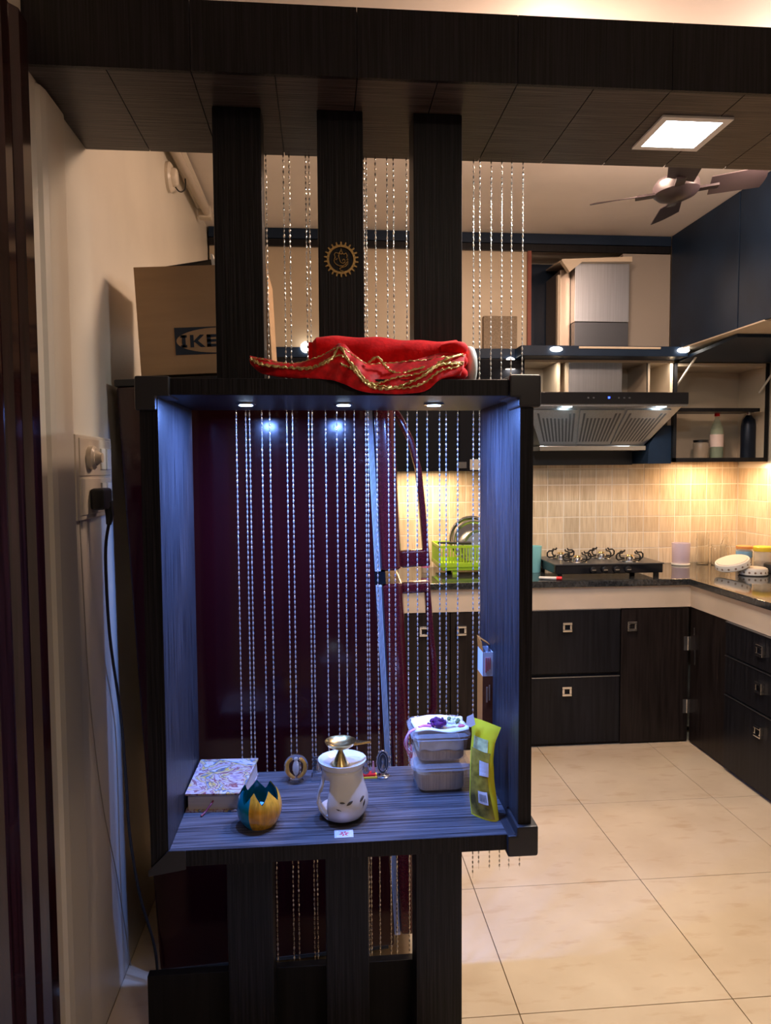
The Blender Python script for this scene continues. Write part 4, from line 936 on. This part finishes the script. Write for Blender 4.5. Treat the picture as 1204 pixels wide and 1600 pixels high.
# plastic food boxes, two stacked
def rrect(x0, x1, y0, y1, r, n=5):
    out = []
    for cx, cy, a0 in ((x1-r, y1-r, 0), (x0+r, y1-r, 90), (x0+r, y0+r, 180), (x1-r, y0+r, 270)):
        for i in range(n+1):
            a = math.radians(a0+90*i/n); out.append((cx+r*math.cos(a), cy+r*math.sin(a)))
    return out
def ring_loft(m_, loops):  # loops: list of (pts2d, z)
    n = len(loops[0][0]); vs = [(p[0], p[1], z) for pts, z in loops for p in pts]
    fs = [(k*n+i, k*n+(i+1) % n, (k+1)*n+(i+1) % n, (k+1)*n+i) for k in range(len(loops)-1) for i in range(n)]
    fs.append(tuple(range(n))[::-1]); fs.append(tuple(range((len(loops)-1)*n, len(loops)*n))); m_.add(vs, fs)
def food_box(z0, label, top):
    X0, X1, Y0, Y1 = .222, .362, 1.765, 1.905
    t = thing('plastic_box', label, 'food box', ((X0+X1)/2, (Y0+Y1)/2, z0), 'clear lidded plastic boxes')
    m_ = MB(); ring_loft(m_, [(rrect(X0+.014, X1-.014, Y0+.014, Y1-.014, .02), z0), (rrect(X0+.006, X1-.006, Y0+.006, Y1-.006, .022), z0+.008), (rrect(X0, X1, Y0, Y1, .025), z0+.060)])
    m_.build('tub', clear_pl, t, smooth=True)
    m_ = MB(); ring_loft(m_, [(rrect(X0-.005, X1+.005, Y0-.005, Y1+.005, .028), z0+.060), (rrect(X0-.006, X1+.006, Y0-.006, Y1+.006, .028), z0+.068), (rrect(X0, X1, Y0, Y1, .025), z0+.0755), (rrect(X0+.02, X1-.02, Y0+.02, Y1-.02, .02), z0+.0765)])
    m_.build('lid', clear_pl, t, smooth=True)
    return t
def box_fill(z0, name, h0, h1, mt, label, cat):
    m_ = MB(); ring_loft(m_, [(rrect(.238, .346, 1.781, 1.889, .018), z0+h0), (rrect(.233, .351, 1.776, 1.894, .02), z0+h0+.006), (rrect(.232, .352, 1.775, 1.895, .02), z0+h1-.004), (rrect(.236, .348, 1.779, 1.891, .02), z0+h1)])
    tag(m_.build(name, mt, smooth=True), label, cat)
H1 = ZS; H2 = ZS+.0775
food_box(H1, 'lower of the two stacked clear plastic boxes on the shelf', 0)
food_box(H2, 'upper of the two stacked clear plastic boxes, flowers on its lid', 1)
box_fill(H1, 'paper_stack', .003, .050, kraft, 'tan ribbed paper stack in the lower clear plastic box', 'paper')
box_fill(H2, 'paper_stack', .003, .030, kraft, 'tan ribbed paper stack in the upper clear plastic box', 'paper')
m_ = MB().grid(lambda u_, v_: (.236+.112*u_, 1.777+.113*v_, H2+.034+.012*math.sin(6*v_+2*u_)*math.cos(9*u_)*.4+.010*v_), 16, 16)
m_.grid(lambda u_, v_: (.236+.112*u_, 1.7745+.002*math.sin(20*u_), H2+.032+.024*v_+.002*math.sin(14*u_)), 16, 6)
tag(m_.build('white_cloth', white_cloth, smooth=True, solid=.003), 'folded white cloth showing in the upper clear plastic box', 'cloth')
TOPZ = H2+.0775
m_ = MB()
m_.grid(lambda u_, v_: (.224+.136*u_+.003*math.sin(9*v_), 1.768+.12*v_, TOPZ+.004+.004*math.sin(7*u_+5*v_)+.003*math.sin(17*v_)), 16, 14)
tag(m_.build('tissue_sheet', white_cloth, smooth=True, solid=.002), 'crumpled white tissue lying on the upper box lid', 'tissue')
rose = thing('dried_rose', 'dark purple dried rose lying on top of the plastic boxes', 'flower', (.286, 1.80, TOPZ+.008))
for k_ in range(18):
    a = k_*2.4; r = .004+.0011*k_
    m_ = MB().ball((0, 0, 0), .009, 8, 5, (1, .45, .9)); m_.xf(Matrix.Translation((.286+r*math.cos(a), 1.798+r*.7*math.sin(a), TOPZ+.020-.0004*k_+.004*math.sin(k_))) @ Matrix.Rotation(a+1.2, 4, 'Z') @ Matrix.Rotation(random.uniform(-.5, .5), 4, 'X'))
    m_.build('petal', purple_m, rose, smooth=True)
fs_ = thing('flower_sprig', 'pale dried flower sprig beside the purple rose', 'flower', (.325, 1.80, TOPZ+.008))
for k_ in range(16):
    x = .305+.045*random.random(); y = 1.785+.04*random.random()
    MB().ball((x, y, TOPZ+.013+.006*random.random()), random.uniform(.003, .006), 7, 5).build('blossom' if k_ % 3 else 'leaf', white_cloth if k_ % 3 else green_leaf, fs_, smooth=True)
MB().ball((.345, 1.785, TOPZ+.010), .007, 8, 5, (1.4, 1, .6)).build('bud', mat('coral_petal', (.7, .12, .15), .6), fs_, smooth=True)
tt = thing('pink_thread', 'loose pale pink thread tangle hanging from the left of the box lids', 'thread', (.215, 1.78, TOPZ))
for k_ in range(7):
    b0 = (.222+.02*random.random(), 1.775+.02*random.random(), TOPZ+.010)
    P = [b0, (.212-.006*random.random(), 1.768, TOPZ+.004), (.203-.008*random.random(), 1.762, TOPZ-.02-.01*random.random()), (.206+.01*random.random(), 1.762, TOPZ-.04-.02*random.random()), (.214, 1.764, TOPZ-.025), (.210, 1.763, TOPZ-.050-.004*k_)]
    MB().tube(smooth_pts(P), .0011, 5).build('strand', pinkw_m if k_ % 2 else pink_m, tt, smooth=True)
MB().tube(smooth_pts([(.236, 1.782, TOPZ+.011), (.25, 1.79, TOPZ+.012), (.268, 1.79, TOPZ+.011)]), .004, 6).build('tassel', pink_m, tt, smooth=True)

# yellow packet standing against the right side
pk = thing('yellow_packet', 'shiny yellow and olive foil packet standing at the shelf right end', 'packet', (.375, 1.63, ZS))
def pack(u_, v_, side):
    # outline: base narrow gusset, waist, pinched top leaning
    xl = [.343, .340, .341, .345, .349, .347][min(5, int(v_*5))]*(1-(v_*5 % 1))+[.343, .340, .341, .345, .349, .347][min(5, int(v_*5)+1)]*(v_*5 % 1)
    R_ = [.400, .398, .392, .391, .398, .412]
    i = min(4, int(v_*5)); f = v_*5-i; xr = R_[i]*(1-f)+R_[i+1]*f
    z = ZS+.228*v_ - .020*u_*v_**3 - (.004*(1-u_) if v_ > .9 else 0)
    th_ = .020*(1-v_)**.6*math.sin(PI*u_)**.7 if 0 < u_ < 1 else 0
    y = 1.655-.035*u_ + .03*v_ + side*th_ + .003*math.sin(12*v_+5*u_)
    return (xl+(xr-xl)*u_, y, z)
m_ = MB().grid(lambda a, b_: pack(a, b_, -1), 14, 24).grid(lambda a, b_: pack(a, b_, 1), 14, 24)
m_.build('foil_pouch', pack_y, pk, smooth=True)
def on_front(u_, v_, o_=.0015): p = Vector(pack(u_, v_, -1)); p.y -= o_; return tuple(p)
m_ = MB().grid(lambda a, b_: on_front(.02+.80*a-.12*math.sin(b_*PI)*a, .02+.66*b_, .001), 10, 16); m_.build('printed_front', pack_g, pk, smooth=True)
MB().grid(lambda a, b_: on_front(.08+.58*a, .68+.13*b_, .0016), 8, 6).build('pale_print', mat('pale_green_print', (.55, .62, .3), .3, noise=60, amp=.3), pk, smooth=True)
MB().grid(lambda a, b_: on_front(.35+.38*a, .43+.15*b_, .0022), 4, 4).build('white_print', box_wh, pk)
MB().grid(lambda a, b_: on_front(.26+.34*a, .16+.12*b_, .0022), 4, 4).build('code_panel', box_wh, pk)
m_ = MB()
for k_ in range(5): m_.grid(lambda a, b_: on_front(.31+.05*k_+.022*a, .185+.07*b_, .0028), 1, 2)
m_.build('code_bars', ink, pk)
MB().add([(.343, 1.665, ZS+.205), (.333, 1.67, ZS+.21), (.336, 1.672, ZS+.228), (.35, 1.668, ZS+.236), (.354, 1.662, ZS+.212)], [(0, 1, 2, 3, 4)]).build('clip', box_wh, pk, solid=.002)
# tall incense carton
ib = thing('incense_carton', 'tall narrow orange and brown carton, open flap on top, leaning at the right', 'box', (.402, 1.80, ZS), rot=(.02, .0, 0))
def I_(m_, n_, mt, **k): return m_.build(n_, mt, ib, local=True, **k)
bw, bd, bh = .026, .062, .350
I_(MB().box(-.001, bw, 0, bd, 0, bh-.062), 'carton_front', box_br, bevel=.0008)
I_(MB().box(-.0016, -.0008, .001, bd-.001, .0, bh-.062), 'orange_side', box_or)
for q in ((-.001, bw, 0, .0012), (-.001, bw, bd-.0012, bd), (-.001, .0002, 0, bd), (bw-.0012, bw, 0, bd)): I_(MB().box(*q, bh-.062, bh), 'top_band', box_wh)
m_ = MB()
for k_ in range(3): m_.box(.006+.005*k_, .008+.005*k_, -.0012, 0, bh-.052+.004*k_, bh-.014)
I_(m_, 'lettering', redink)
m_ = MB()
for z in (.12, .22): m_.box(.008, .012, -.0012, 0, z, z+.04).box(.015, .018, -.0012, 0, z+.005, z+.045)
I_(m_, 'lettering', mat('tan_print', (.4, .25, .15), .5))
I_(MB().hexa([(-.001, .0, bh), (.0, .0, bh), (.0, bd, bh), (-.001, bd, bh), (-.004, .005, bh+.025), (-.003, .005, bh+.025), (-.003, bd-.005, bh+.03), (-.004, bd-.005, bh+.03)]), 'side_flap', box_or)
I_(MB().hexa([(-.003, bd-.002, bh+.028), (bw-.004, bd-.012, bh+.012), (bw-.004, bd-.04, bh+.012), (-.003, bd-.045, bh+.028), (-.003, bd-.002, bh+.030), (bw-.004, bd-.012, bh+.014), (bw-.004, bd-.04, bh+.014), (-.003, bd-.045, bh+.030)]), 'top_flap', box_or)
print('objects', len(bpy.data.objects))
